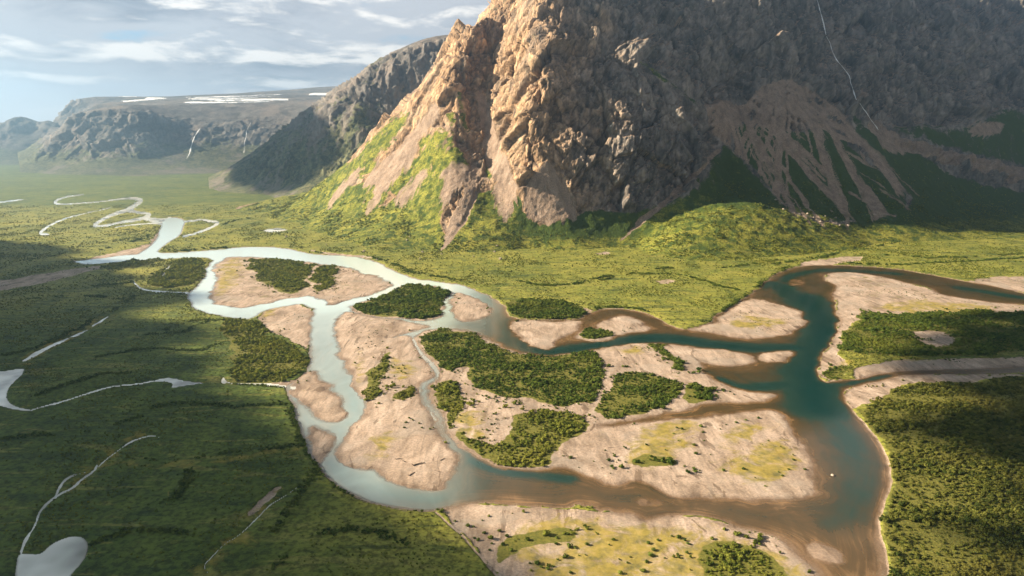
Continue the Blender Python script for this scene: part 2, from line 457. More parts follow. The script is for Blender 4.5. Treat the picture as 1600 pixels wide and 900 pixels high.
THICKETS = [  # label, outline, density factor
 ('dense willow thicket crowning the small oval island', [(549,481),(565,474),(600,464),(620,453),(633,446),(660,446),(690,451),(701,455),(697,465),(691,475),(688,490),(683,497),(660,499),(620,498),(580,492),(556,486)], 1),
 ('darkest willow thicket at the head of the central island', [(650,525),(665,518),(700,514),(735,520),(765,533),(795,549),(830,557),(870,555),(925,549),(938,557),(942,575),(938,600),(930,620),(920,635),(905,628),(880,640),(860,632),(830,622),(800,627),(770,620),(745,605),(730,590),(745,578),(720,575),(695,580),(685,570),(666,550)], 1),
 ('rounded willow thicket beside the brown side channel', [(930,652),(932,635),(945,615),(960,597),(975,582),(1000,583),(1030,592),(1058,600),(1060,615),(1045,630),(1030,641),(1000,650),(960,659)], 1),
 ('ragged willow thicket along the green southern shore of the central island', [(800,650),(830,645),(870,640),(925,660),(900,685),(870,700),(860,715),(866,725),(840,732),(800,731),(770,725),(745,712),(724,697),(710,680),(720,672),(745,690),(775,700),(790,690),(800,672)], .72),
 ('narrow willow strip on the western shore of the central island', [(668,610),(680,597),(700,594),(715,610),(722,640),(716,665),(708,672),(700,662),(690,646),(677,628)], .8),
 ('open willow scrub on the broad western bar', [(395,405),(440,404),(480,412),(490,430),(485,445),(465,458),(445,462),(430,450),(410,440),(395,428),(390,415)], .6),
 ('small willow clump at the tip of the western bar', [(500,415),(520,413),(535,418),(530,430),(515,450),(505,457),(492,455),(495,435)], .9),
 ('willow scrub on the western island behind the thin inlet', [(232,440),(246,421),(275,406),(325,404),(324,420),(310,440),(290,452),(245,453)], .6),
 ('long willow strip beside the far confluence', [(160,413),(200,409),(245,405),(244,411),(205,420),(170,427)], .9),
 ('dense rounded thicket on the western bank above the thin stream', [(360,590),(365,570),(385,546),(405,531),(430,528),(460,541),(479,557),(473,575),(455,594),(440,598),(400,598),(370,598)], 1),
 ('bushy fringe between western meadow and pink sand', [(345,500),(380,501),(420,512),(425,525),(395,540),(372,562),(364,565),(360,540),(350,520)], .6),
 ('willow bank above the bright beach bar', [(792,472),(830,468),(880,475),(920,486),(905,498),(850,499),(800,496),(790,485)], 1),
 ('bushes covering the tiny islet between pale bars', [(902,523),(915,514),(940,515),(962,520),(955,527),(930,532),(908,530)], 1),
 ('long dark thicket on the eastern bar', [(1312,535),(1320,517),(1345,502),(1330,493),(1370,490),(1400,495),(1450,490),(1500,488),(1600,488),(1860,492),(1860,556),(1600,553),(1500,558),(1420,560),(1350,556),(1320,550)], 1),
 ('little bush clump at the corner of the eastern bar', [(1285,585),(1296,576),(1338,570),(1335,582),(1302,594),(1290,593)], 1),
 ('vast shrub land on the eastern bank', [(1342,644),(1380,622),(1420,602),(1500,598),(1600,592),(1860,580),(1860,1010),(1395,1010),(1390,900),(1382,850),(1378,822),(1390,780),(1398,752),(1394,720),(1372,682)], .85),
 ('shrub row on the mossy middle bar', [(566,620),(568,602),(580,582),(600,556),(613,545),(610,562),(596,590),(586,610),(580,625),(570,627)], .8),
 ('curved shrub row at the foot of the mossy middle bar', [(606,612),(625,612),(645,606),(654,600),(656,605),(640,620),(620,626),(606,622)], .8),
 ('willow patch on the foreground sand bar by the near bend', [(1085,862),(1120,846),(1180,855),(1215,866),(1240,900),(1260,960),(1100,960),(1095,890)], .38),
 ('low scrub strip across the foreground sand bar', [(800,835),(850,822),(905,826),(870,850),(840,850),(810,858),(790,870),(770,880),(775,858)], .4),
 ('bush line on the golden central bar', [(985,722),(1010,712),(1035,712),(1060,722),(1050,731),(1010,733),(988,730)], .7),
 ('green scrub at the crest of the lagoon bar', [(1000,541),(1030,533),(1040,545),(1050,560),(1078,575),(1060,580),(1045,566),(1025,552)], .6),
 ('scrub tongue east of the rounded thicket', [(1062,600),(1100,602),(1115,615),(1090,632),(1070,628)], .45),
]
SHRUB_LINES = [ # dark shrub rows in the meadows
 [(805,441),(840,447),(870,448),(900,443),(950,432),(1000,424),(1045,420)], [(900,445),(940,440),(975,430),(1040,428),(1080,435),(1110,445),(1150,455)],
 [(930,483),(960,480),(1000,485),(1030,498),(1060,511),(1110,503),(1130,486),(1160,468),(1200,434),(1240,416)],
 [(1200,415),(1260,406),(1310,398),(1370,386),(1400,379),(1420,373)], [(1320,413),(1400,416),(1470,412),(1600,404)], [(1380,400),(1480,405),(1560,400),(1620,397)],
 [(150,448),(190,446),(215,440)], [(0,560),(60,545),(110,520),(170,490),(210,465)], [(230,525),(290,522),(320,505),(350,500)],
 [(200,720),(260,722),(330,715),(400,708),(480,697)], [(430,830),(470,765),(500,735)], [(690,800),(740,850),(790,900)],
 [(0,690),(60,680),(110,690),(160,672),(215,655)], [(360,600),(420,604),(455,607)], [(215,398),(245,396),(300,392),(350,388)],
 [(450,640),(470,690),(500,740),(540,770),(600,795),(660,800)], [(1120,420),(1180,414),(1230,404)], [(480,395),(560,399),(600,408),(650,430),(720,440)],
 [(345,352),(365,345),(395,342)], [(240,640),(300,632),(370,640),(440,632)], [(250,520),(300,500),(360,505)], [(150,560),(230,545),(300,552),(340,540)], [(60,620),(140,590),(200,585)], [(120,860),(200,830),(290,840),(330,820)], [(430,890),(480,840),(560,830),(640,850)], [(250,800),(290,760),(300,735)], [(40,470),(120,462),(190,470)], [(150,395),(200,380),(240,368)],
]
MOSS = [[(312,892),(335,862),(370,835),(405,800),(430,765),(440,768),(420,798),(385,838),(345,875),(325,900)],[(95,775),(130,738),(170,708),(215,672),(240,672),(190,712),(150,742),(115,775)],[(20,572),(70,538),(140,505),(175,488),(180,494),(130,524),(70,555),(40,575)],[(190,722),(300,728),(400,712),(480,700),(480,704),(400,718),(300,736),(200,730)],[(820,815),(900,805),(1000,818),(1100,830),(1200,850),(1240,890),(1260,960),(1000,960),(900,930),(830,900),(790,860)],[(985,690),(1000,665),(1050,655),(1100,660),(1090,690),(1060,715),(1000,730),(975,715)],[(1110,690),(1160,660),(1200,655),(1180,690),(1130,705)],
 [(1120,730),(1170,700),(1210,680),(1250,700),(1255,740),(1200,755),(1140,750)],[(545,580),(560,560),(572,540),(560,600),(552,610)],[(600,580),(620,560),(650,570),(650,590),(620,600)],
 [(590,680),(620,665),(620,700),(600,715),(575,710)],[(700,650),(740,640),(770,680),(740,690)],[(800,825),(900,812),(980,815),(1000,835),(900,835),(820,850)],[(820,880),(900,850),(960,870),(1060,850),(1090,900),(960,930),(820,930)],
 [(335,440),(350,405),(380,400),(385,420),(360,460),(340,470)],[(395,470),(430,475),(450,470),(420,500),(400,495)],[(960,545),(990,540),(1020,550),(1000,558),(970,552)],[(1370,480),(1410,470),(1470,470),(1560,480),(1560,500),(1400,488)],
 [(1290,580),(1330,560),(1340,575),(1300,585)],[(1380,562),(1430,556),(1440,562),(1400,566)],[(1130,500),(1180,490),(1230,505),(1190,518),(1140,512)]]
DEEP = [([(800,532),(850,551),(930,541),(1010,527),(1060,530),(1130,541),(1200,546),(1262,545)], 13, 2.2), ([(1225,440),(1245,427),(1300,421),(1400,428)], 6, 1.2),
 ([(1258,465),(1278,490),(1290,520),(1290,548),(1268,570),(1268,600),(1285,640)], 20, 2.6), ([(1285,640),(1330,690),(1352,730),(1355,780),(1345,810)], 24, 0.75), ([(1300,822),(1318,812)], 13, 0.8),
 ([(715,685),(745,722),(790,738),(840,742),(890,748)], 9, 1.5), ([(1095,580),(1120,594),(1160,606),(1230,600)], 10, 1.6), ([(548,590),(562,630),(545,680)], 8, .9),
 ([(520,720),(560,755),(620,770),(680,780)], 14, 0.7), ([(1180,450),(1200,440),(1225,450),(1240,465)], 10, 1.6), ([(1330,600),(1360,592),(1390,588)], 5, 1.6), ([(730,455),(770,480),(790,510),(800,532)], 10, 1.0),
 ([(1500,450),(1560,460),(1620,468)], 6, 1.4)]

# ------------------------------------------------------------------ materials
def new_mat(name):
    m = bpy.data.materials.new(name)
    m.use_nodes = True
    m.node_tree.nodes.clear()
    n = NT(m.node_tree)
    out = n.n('ShaderNodeOutputMaterial')
    return m, n, out


def principled(n, out, color, rough=0.9, normal=None, spec=0.2, **kw):
    p = n.n('ShaderNodeBsdfPrincipled')
    n.set(p.inputs['Base Color'], color)
    n.set(p.inputs['Roughness'], rough)
    n.set(p.inputs['Specular IOR Level'], spec)
    if normal is not None:
        n.set(p.inputs['Normal'], normal)
    for k, v in kw.items():
        n.set(p.inputs[k], v)
    n.t.links.new(p.outputs[0], out.inputs['Surface'])
    return p


def meadow_color(n, pos):
    big = n.noise(pos, 0.0035, 3, 0.55, 0.6)
    mid = n.noise(n.mapping(pos, (1.0, 0.6, 1.0)), 0.02, 5, 0.6, 0.8)
    fine = n.noise(pos, 0.22, 3, 0.6)
    a = n.cramp(big, [(0.3, (0.085, 0.105, 0.016)), (0.5, (0.165, 0.170, 0.026)), (0.70, (0.26, 0.235, 0.042))])
    b = n.cramp(mid, [(0.30, (0.026, 0.046, 0.012)), (0.46, (0.125, 0.140, 0.024)), (0.70, (0.27, 0.245, 0.05))])
    c = n.mix(0.55, a, b)
    c = n.mix(n.math('MULTIPLY', n.attr('green_shade'), 0.75), c, n.mix(1.0, c, (0.25, 0.46, 0.40), 'MULTIPLY'))  # greener tint that also paints cloud and mountain shade into the meadow
    scroll = n.noise(n.mapping(pos, (0.35, 1.6, 1.0), (0, 0, 0.35)), 0.016, 5, 0.6, 2.2)
    c = n.mix(n.ramp(scroll, 0.54, 0.64, 0, 0.6), c, (0.024, 0.044, 0.013))
    c = n.mix(n.ramp(scroll, 0.44, 0.36, 0, 0.5), c, (0.21, 0.19, 0.05))
    dark = n.ramp(fine, 0.34, 0.62, 0.55, 1.25)
    c = n.mix(1.0, c, dark, 'MULTIPLY')
    bare = n.ramp(n.noise(pos, 0.009, 6, 0.65, 0.5), 0.66, 0.74)
    return n.mix(n.math('MULTIPLY', bare, 0.45), c, (0.17, 0.14, 0.085)), mid, fine


def ground_material():
    m, n, out = new_mat('valley_ground')
    pos = n.n('ShaderNodeNewGeometry').outputs['Position']
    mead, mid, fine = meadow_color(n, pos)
    flow = n.mapping(pos, (1.0, 0.45, 1.0), (0, 0, 0.5))
    s1 = n.noise(flow, 0.03, 6, 0.6, 1.2)
    s2 = n.noise(pos, 0.5, 4, 0.65)
    sand = n.cramp(s1, [(0.30, (0.185, 0.135, 0.100)), (0.44, (0.29, 0.220, 0.168)), (0.56, (0.365, 0.280, 0.220)), (0.72, (0.43, 0.345, 0.28))])
    sand = n.mix(1.0, sand, n.ramp(s2, 0.3, 0.7, 0.72, 1.14), 'MULTIPLY')
    braid = n.noise(n.mapping(pos, (1.0, 0.3, 1.0), (0, 0, -0.45)), 0.028, 6, 0.62, 2.6)
    sand = n.mix(n.ramp(braid, 0.585, 0.63, 0, 0.75), sand, (0.115, 0.080, 0.055))
    lines = n.noise(n.mapping(pos, (1.0, 0.16, 1.0), (0, 0, -0.7)), 0.085, 5, 0.6, 1.8)
    sand = n.mix(1.0, sand, n.ramp(lines, 0.36, 0.62, 0.82, 1.1), 'MULTIPLY')
    grav = n.ramp(n.noise(pos, 0.013, 4, 0.6, 1.0), 0.52, 0.64, 0, 0.55)
    sand = n.mix(grav, sand, n.mix(s2, (0.19, 0.155, 0.13), (0.34, 0.29, 0.24)))
    tuft = n.math('ADD', n.attr('inner'), n.math('MULTIPLY', n.math('SUBTRACT', n.noise(pos, 0.045, 6, 0.72, 0.6), 0.5), 2.6))
    sand = n.mix(n.ramp(tuft, 0.62, 1.05, 0, 0.8), sand, n.mix(s2, (0.085, 0.085, 0.022), (0.22, 0.185, 0.075)))
    moss = n.cramp(n.noise(pos, 0.09, 5, 0.65), [(0.35, (0.10, 0.095, 0.022)), (0.55, (0.25, 0.195, 0.03)), (0.75, (0.34, 0.25, 0.10))])
    sa, mo, wet, th = n.attr('sand'), n.attr('moss'), n.attr('wet'), n.attr('thicket')
    edge = n.math('ADD', sa, n.math('MULTIPLY', n.math('SUBTRACT', n.noise(pos, 0.12, 5, 0.65), 0.5), 0.7))
    c = n.mix(n.ramp(edge, 0.42, 0.58), mead, sand)
    medge = n.math('ADD', mo, n.math('MULTIPLY', n.math('SUBTRACT', n.noise(pos, 0.035, 7, 0.72, 0.8), 0.5), 3.0))
    c = n.mix(n.ramp(medge, 0.30, 0.85, 0, 0.85), c, moss)
    scr = n.cramp(s2, [(0.3, (0.060, 0.068, 0.012)), (0.7, (0.165, 0.150, 0.032))])
    tedge = n.math('ADD', th, n.math('MULTIPLY', n.math('SUBTRACT', n.noise(pos, 0.1, 4, 0.65), 0.5), 0.8))
    c = n.mix(n.ramp(tedge, 0.4, 0.6), c, scr)
    c = n.mix(n.math('MULTIPLY', wet, 0.55), c, n.mix(1.0, c, (0.42, 0.36, 0.30), 'MULTIPLY'))
    hgt = n.math('ADD', n.math('MULTIPLY', n.noise(pos, 0.30, 5, 0.7), 1.0), n.math('MULTIPLY', n.noise(pos, 0.06, 4, 0.6), 2.0))
    bst = n.mix(n.ramp(edge, 0.42, 0.58), (1.5, 1.5, 1.5), (0.4, 0.4, 0.4))
    nrm = n.bump(n.math('MULTIPLY', hgt, bst), 1.0, 0.8)
    principled(n, out, c, n.mix(wet, (0.95,) * 3, (0.5,) * 3), nrm, 0.15)
    return m


def mountain_material(name, warm=1.0):
    m, n, out = new_mat(name)
    pos = n.n('ShaderNodeNewGeometry').outputs['Position']
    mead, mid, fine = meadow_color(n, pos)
    tilt = n.mapping(pos, (1.0, 1.0, 0.45), (0.35, 0.45, 0))
    r1 = n.noise(tilt, 0.012, 7, 0.62, 0.6)
    r2 = n.noise(n.mapping(pos, (1, 1, 0.25)), 0.06, 6, 0.65, 0.3)
    r3 = n.noise(pos, 0.006, 3, 0.5)
    rock = n.cramp(r1, [(0.28, (0.085, 0.075, 0.070)), (0.44, (0.185, 0.150, 0.122)), (0.58, (0.31, 0.225, 0.155)), (0.76, (0.43, 0.33, 0.24))])
    rust = n.cramp(r2, [(0.3, (0.17, 0.118, 0.080)), (0.7, (0.42, 0.285, 0.185))])
    sx_ = n.n('ShaderNodeSeparateXYZ')
    n.set(sx_.inputs[0], pos)
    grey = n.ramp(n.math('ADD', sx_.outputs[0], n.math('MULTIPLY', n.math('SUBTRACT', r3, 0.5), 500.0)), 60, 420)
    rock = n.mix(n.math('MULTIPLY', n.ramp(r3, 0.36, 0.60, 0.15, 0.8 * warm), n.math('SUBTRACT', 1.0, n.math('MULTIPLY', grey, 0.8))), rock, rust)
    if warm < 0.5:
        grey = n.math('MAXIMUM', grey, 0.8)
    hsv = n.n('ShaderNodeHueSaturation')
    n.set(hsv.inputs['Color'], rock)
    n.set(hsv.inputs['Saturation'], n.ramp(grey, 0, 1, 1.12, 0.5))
    n.set(hsv.inputs['Value'], n.ramp(grey, 0, 1, 0.96, 0.58))  # eastern rock greyed and darkened in colour to deepen that wall's shade
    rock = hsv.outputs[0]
    rock = n.mix(1.0, rock, n.ramp(r2, 0.3, 0.6, 0.62, 1.12), 'MULTIPLY')
    blk = n.attr('block')
    rock = n.mix(1.0, rock, n.ramp(blk, -0.6, 0.6, 0.62, 1.35, False), 'MULTIPLY')
    wetst = n.noise(n.mapping(pos, (1, 1, 0.10)), 0.03, 5, 0.6, 0.2)
    rock = n.mix(n.ramp(wetst, 0.60, 0.70, 0, 0.75), rock, (0.045, 0.045, 0.048))
    lichen = n.ramp(n.noise(pos, 0.025, 6, 0.7), 0.57, 0.68, 0, 0.4)
    rock = n.mix(lichen, rock, (0.10, 0.11, 0.075))
    crack = n.voronoi(n.mapping(pos, (1, 1, 0.6), (0.3, 0.5, 0.2)), 0.07, 'DISTANCE_TO_EDGE')
    s1 = n.noise(n.mapping(pos, (1, 1, 0.3)), 0.05, 6, 0.65, 0.2)
    scree = n.cramp(s1, [(0.3, (0.16, 0.118, 0.092)), (0.5, (0.255, 0.188, 0.142)), (0.75, (0.34, 0.26, 0.205))])
    scree = n.mix(1.0, scree, n.ramp(n.noise(pos, 0.35, 4, 0.7), 0.32, 0.68, 0.62, 1.2), 'MULTIPLY')
    shrub = n.ramp(n.math('ADD', n.noise(pos, 0.035, 6, 0.7), n.math('MULTIPLY', n.attr('green_shade'), 0.14)), 0.46, 0.6)  # more dark scrub colour on the painted shade side
    vegc = n.mix(shrub, mead, n.mix(fine, (0.022, 0.040, 0.010), (0.060, 0.085, 0.018)))
    va, sc = n.attr('veg'), n.attr('scree')
    jit = n.math('MULTIPLY', n.math('SUBTRACT', n.noise(n.mapping(pos, (1, 1, 0.4)), 0.035, 7, 0.7), 0.5), 1.3)
    vf = n.ramp(n.math('ADD', va, jit), 0.42, 0.6)
    sf = n.ramp(n.math('ADD', sc, n.math('MULTIPLY', jit, 1.15)), 0.38, 0.62)
    c = n.mix(sf, rock, scree)
    c = n.mix(n.math('MULTIPLY', vf, n.ramp(sf, 0.0, 1.0, 1.0, 0.25)), c, vegc)
    if warm < 0.5:
        hf = n.n('ShaderNodeHueSaturation')  # far rock dulled and darkened, standing in for haze and shade
        n.set(hf.inputs['Color'], c)
        hf.inputs['Saturation'].default_value = 0.6
        hf.inputs['Value'].default_value = 0.72
        c = hf.outputs[0]
    h_rock = n.math('ADD', n.math('MULTIPLY', n.noise(tilt, 0.26, 7, 0.66, 0.2), 2.4), n.math('ADD', n.math('MULTIPLY', n.voronoi(n.mapping(pos, (1, 1, 0.5), (0.4, 0.5, 0.1)), 0.16), 1.8), n.math('MULTIPLY', n.ramp(crack, 0.0, 0.10), 1.4)))
    h_soft = n.math('ADD', n.math('MULTIPLY', n.noise(pos, 0.18, 5, 0.7), 3.0), n.math('MULTIPLY', n.voronoi(pos, 0.30), 1.2))
    soft = n.math('MAXIMUM', vf, sf)
    h = n.math('ADD', n.math('MULTIPLY', h_rock, n.math('SUBTRACT', 1.0, soft)), n.math('MULTIPLY', h_soft, soft))
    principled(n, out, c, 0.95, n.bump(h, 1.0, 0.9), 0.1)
    return m


def water_material(name, silt_glare=0.0):
    m, n, out = new_mat(name)
    pos = n.n('ShaderNodeNewGeometry').outputs['Position']
    d = n.attr('depth')
    d = n.math('ADD', d, n.math('MULTIPLY', n.math('SUBTRACT', n.noise(n.mapping(pos, (1, 0.5, 1)), 0.02, 6, 0.65, 1.6), 0.5), 1.1))
    flow = n.n('ShaderNodeCombineXYZ')
    n.set(flow.inputs[0], n.math('MULTIPLY', n.attr('bank'), 0.16))
    sp = n.n('ShaderNodeSeparateXYZ')
    n.set(sp.inputs[0], pos)
    n.set(flow.inputs[1], n.math('MULTIPLY', sp.outputs[0], 0.010))
    n.set(flow.inputs[2], n.math('MULTIPLY', sp.outputs[1], 0.007))
    seam = n.math('SUBTRACT', n.noise(flow.outputs[0], 1.6, 4, 0.62, 0.5), 0.5)
    d = n.math('ADD', d, n.math('MULTIPLY', seam, 1.15))
    c = n.cramp(n.math('DIVIDE', d, 3.2), [(0.0, (0.22, 0.132, 0.064)), (0.12, (0.082, 0.051, 0.020)), (0.27, (0.044, 0.036, 0.016)), (0.46, (0.014, 0.036, 0.026)), (1.0, (0.003, 0.026, 0.022))])
    sl = n.attr('silt_glare')
    c = n.mix(n.ramp(n.math('ADD', sl, n.math('MULTIPLY', n.math('SUBTRACT', n.noise(n.mapping(pos, (1, 0.4, 1)), 0.012, 4, 0.6, 1.5), 0.5), 0.5)), 0.0, 1.0, 0, 0.92), c, n.mix(sl, (0.10, 0.17, 0.165), (0.76, 0.77, 0.72) if silt_glare else (0.50, 0.61, 0.62)))  # pale tone: silt plus sky glare painted into the water colour
    rip = n.noise(n.mapping(pos, (1, 0.6, 1)), 0.35, 4, 0.6)
    nrm = n.bump(rip, 0.08, 0.22)
    alpha = n.ramp(n.attr('depth'), 0.0, 0.35, 0.25, 0.97)
    p = principled(n, out, c, 0.10, nrm, 0.5)
    p.inputs['IOR'].default_value = 1.33
    n.set(p.inputs['Alpha'], alpha)
    return m


def leaf_material(name, dark, light, hue=None):
    m, n, out = new_mat(name)
    pos = n.n('ShaderNodeNewGeometry').outputs['Position']
    rnd = n.n('ShaderNodeObjectInfo').outputs['Random']
    f = n.math('ADD', n.math('MULTIPLY', rnd, 0.55), n.math('MULTIPLY', n.noise(pos, 0.9, 3, 0.6), 0.5))
    c = n.mix(n.ramp(f, 0.2, 0.85), dark, light)
    c = n.mix(n.ramp(n.noise(pos, 0.012, 3, 0.5), 0.5, 0.7, 0, 0.5), c, hue or light)
    d = n.n('ShaderNodeBsdfDiffuse')
    n.set(d.inputs[0], c)
    t = n.n('ShaderNodeBsdfTranslucent')
    n.set(t.inputs[0], n.mix(0.5, c, light))
    mx = n.n('ShaderNodeMixShader')
    mx.inputs[0].default_value = 0.22
    n.t.links.new(d.outputs[0], mx.inputs[1])
    n.t.links.new(t.outputs[0], mx.inputs[2])
    n.t.links.new(mx.outputs[0], out.inputs['Surface'])
    return m


def simple_material(name, c1, c2, scale, rough=0.9):
    m, n, out = new_mat(name)
    pos = n.n('ShaderNodeTexCoord').outputs['Object']
    f = n.noise(pos, scale, 5, 0.65)
    principled(n, out, n.mix(n.ramp(f, 0.3, 0.7), c1, c2), rough, n.bump(f, 0.15 / max(scale, 0.01), 0.6), 0.2)
    return m


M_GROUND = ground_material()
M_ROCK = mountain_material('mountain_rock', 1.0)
M_FAR = mountain_material('far_rock', 0.25)
M_RIVER = water_material('river_water')
M_SILT_GLARE = water_material('pond_water', 0.9)
M_LEAF = leaf_material('willow_leaves', (0.026, 0.048, 0.010), (0.118, 0.152, 0.028), (0.175, 0.18, 0.034))
M_LOWLEAF = leaf_material('meadow_leaves', (0.050, 0.072, 0.013), (0.185, 0.195, 0.034), (0.23, 0.215, 0.038))
M_EASTLEAF = leaf_material('eastern_leaves', (0.032, 0.045, 0.010), (0.140, 0.142, 0.030), (0.18, 0.150, 0.036))
M_STONE = simple_material('boulder_stone', (0.14, 0.12, 0.10), (0.36, 0.30, 0.25), 1.2)
M_WOOD = simple_material('driftwood', (0.06, 0.045, 0.035), (0.16, 0.13, 0.10), 1.5)
M_SNOW = simple_material('old_snow', (0.68, 0.71, 0.74), (0.84, 0.85, 0.86), 0.02, 0.6)
M_FALL = simple_material('falling_water', (0.62, 0.66, 0.70), (0.85, 0.87, 0.88), 0.05, 0.4)


# ------------------------------------------------------------------ mesh building
def mesh_obj(name, V, Q, mat, attrs=None, normals=None, smooth=True):
    me = bpy.data.meshes.new(name)
    nv, nf, k = len(V), len(Q), Q.shape[1]
    me.vertices.add(nv)
    me.vertices.foreach_set('co', np.ascontiguousarray(V, np.float32).ravel())
    me.loops.add(nf * k)
    me.loops.foreach_set('vertex_index', np.ascontiguousarray(Q, np.int32).ravel())
    me.polygons.add(nf)
    me.polygons.foreach_set('loop_start', np.arange(0, nf * k, k, dtype=np.int32))
    me.update(calc_edges=True)
    if smooth:
        me.polygons.foreach_set('use_smooth', np.ones(nf, bool))
    for key, arr in (attrs or {}).items():
        a = me.attributes.new(key, 'FLOAT', 'POINT')
        a.data.foreach_set('value', np.ascontiguousarray(arr, np.float32))
    if normals is not None:
        me.normals_split_custom_set_from_vertices(normals.tolist())
    me.materials.append(mat)
    o = bpy.data.objects.new(name, me)
    col.objects.link(o)
    return o


def sub_mesh(name, V, Q, face_mask, mat, attrs, normals=None):
    q = Q[face_mask]
    used, inv = np.unique(q.ravel(), return_inverse=True)
    return mesh_obj(name, V[used], inv.reshape(q.shape), mat, {k: a[used] for k, a in attrs.items()},
                    None if normals is None else normals[used])


def grid_quads(R, C):
    i = np.arange(R - 1)[:, None] * C + np.arange(C - 1)[None, :]
    i = i.ravel()
    return np.stack([i, i + 1, i + 1 + C, i + C], 1)


def grid_normals(V, R, C):
    G = V.reshape(R, C, 3)
    du = np.gradient(G, axis=1)
    dv = np.gradient(G, axis=0)
    n = np.cross(du, dv).reshape(-1, 3)
    n /= np.linalg.norm(n, axis=1)[:, None] + 1e-12
    n[n[:, 2] < 0] *= -1
    return n


def tag(o, label=None, cat=None, group=None, kind=None):
    if label:
        o['label'] = label
    if cat:
        o['category'] = cat
    if group:
        o['group'] = group
    if kind:
        o['kind'] = kind
    return o


# ------------------------------------------------------------------ mountain base shapes from surveyed points
def rbf(points, X, Y, c=45.0):
    P = np.asarray(points, float)
    A = np.sqrt((P[:, None, 0] - P[None, :, 0]) ** 2 + (P[:, None, 1] - P[None, :, 1]) ** 2 + c * c)
    n = len(P)
    M = np.zeros((n + 3, n + 3))
    M[:n, :n] = A + np.eye(n) * 0.0
    M[:n, n], M[:n, n + 1], M[:n, n + 2] = 1, P[:, 0] / 1000, P[:, 1] / 1000
    M[n:, :n] = M[:n, n:].T
    w = np.linalg.lstsq(M, np.concatenate([P[:, 2], [0, 0, 0]]), rcond=None)[0]
    sh = X.shape
    x, y = X.ravel(), Y.ravel()
    z = w[n] + w[n + 1] * x / 1000 + w[n + 2] * y / 1000
    for k in range(n):
        z = z + w[k] * np.sqrt((x - P[k, 0]) ** 2 + (y - P[k, 1]) ** 2 + c * c)
    return z.reshape(sh)


def pts(rows):
    return [at(*r) for r in rows]


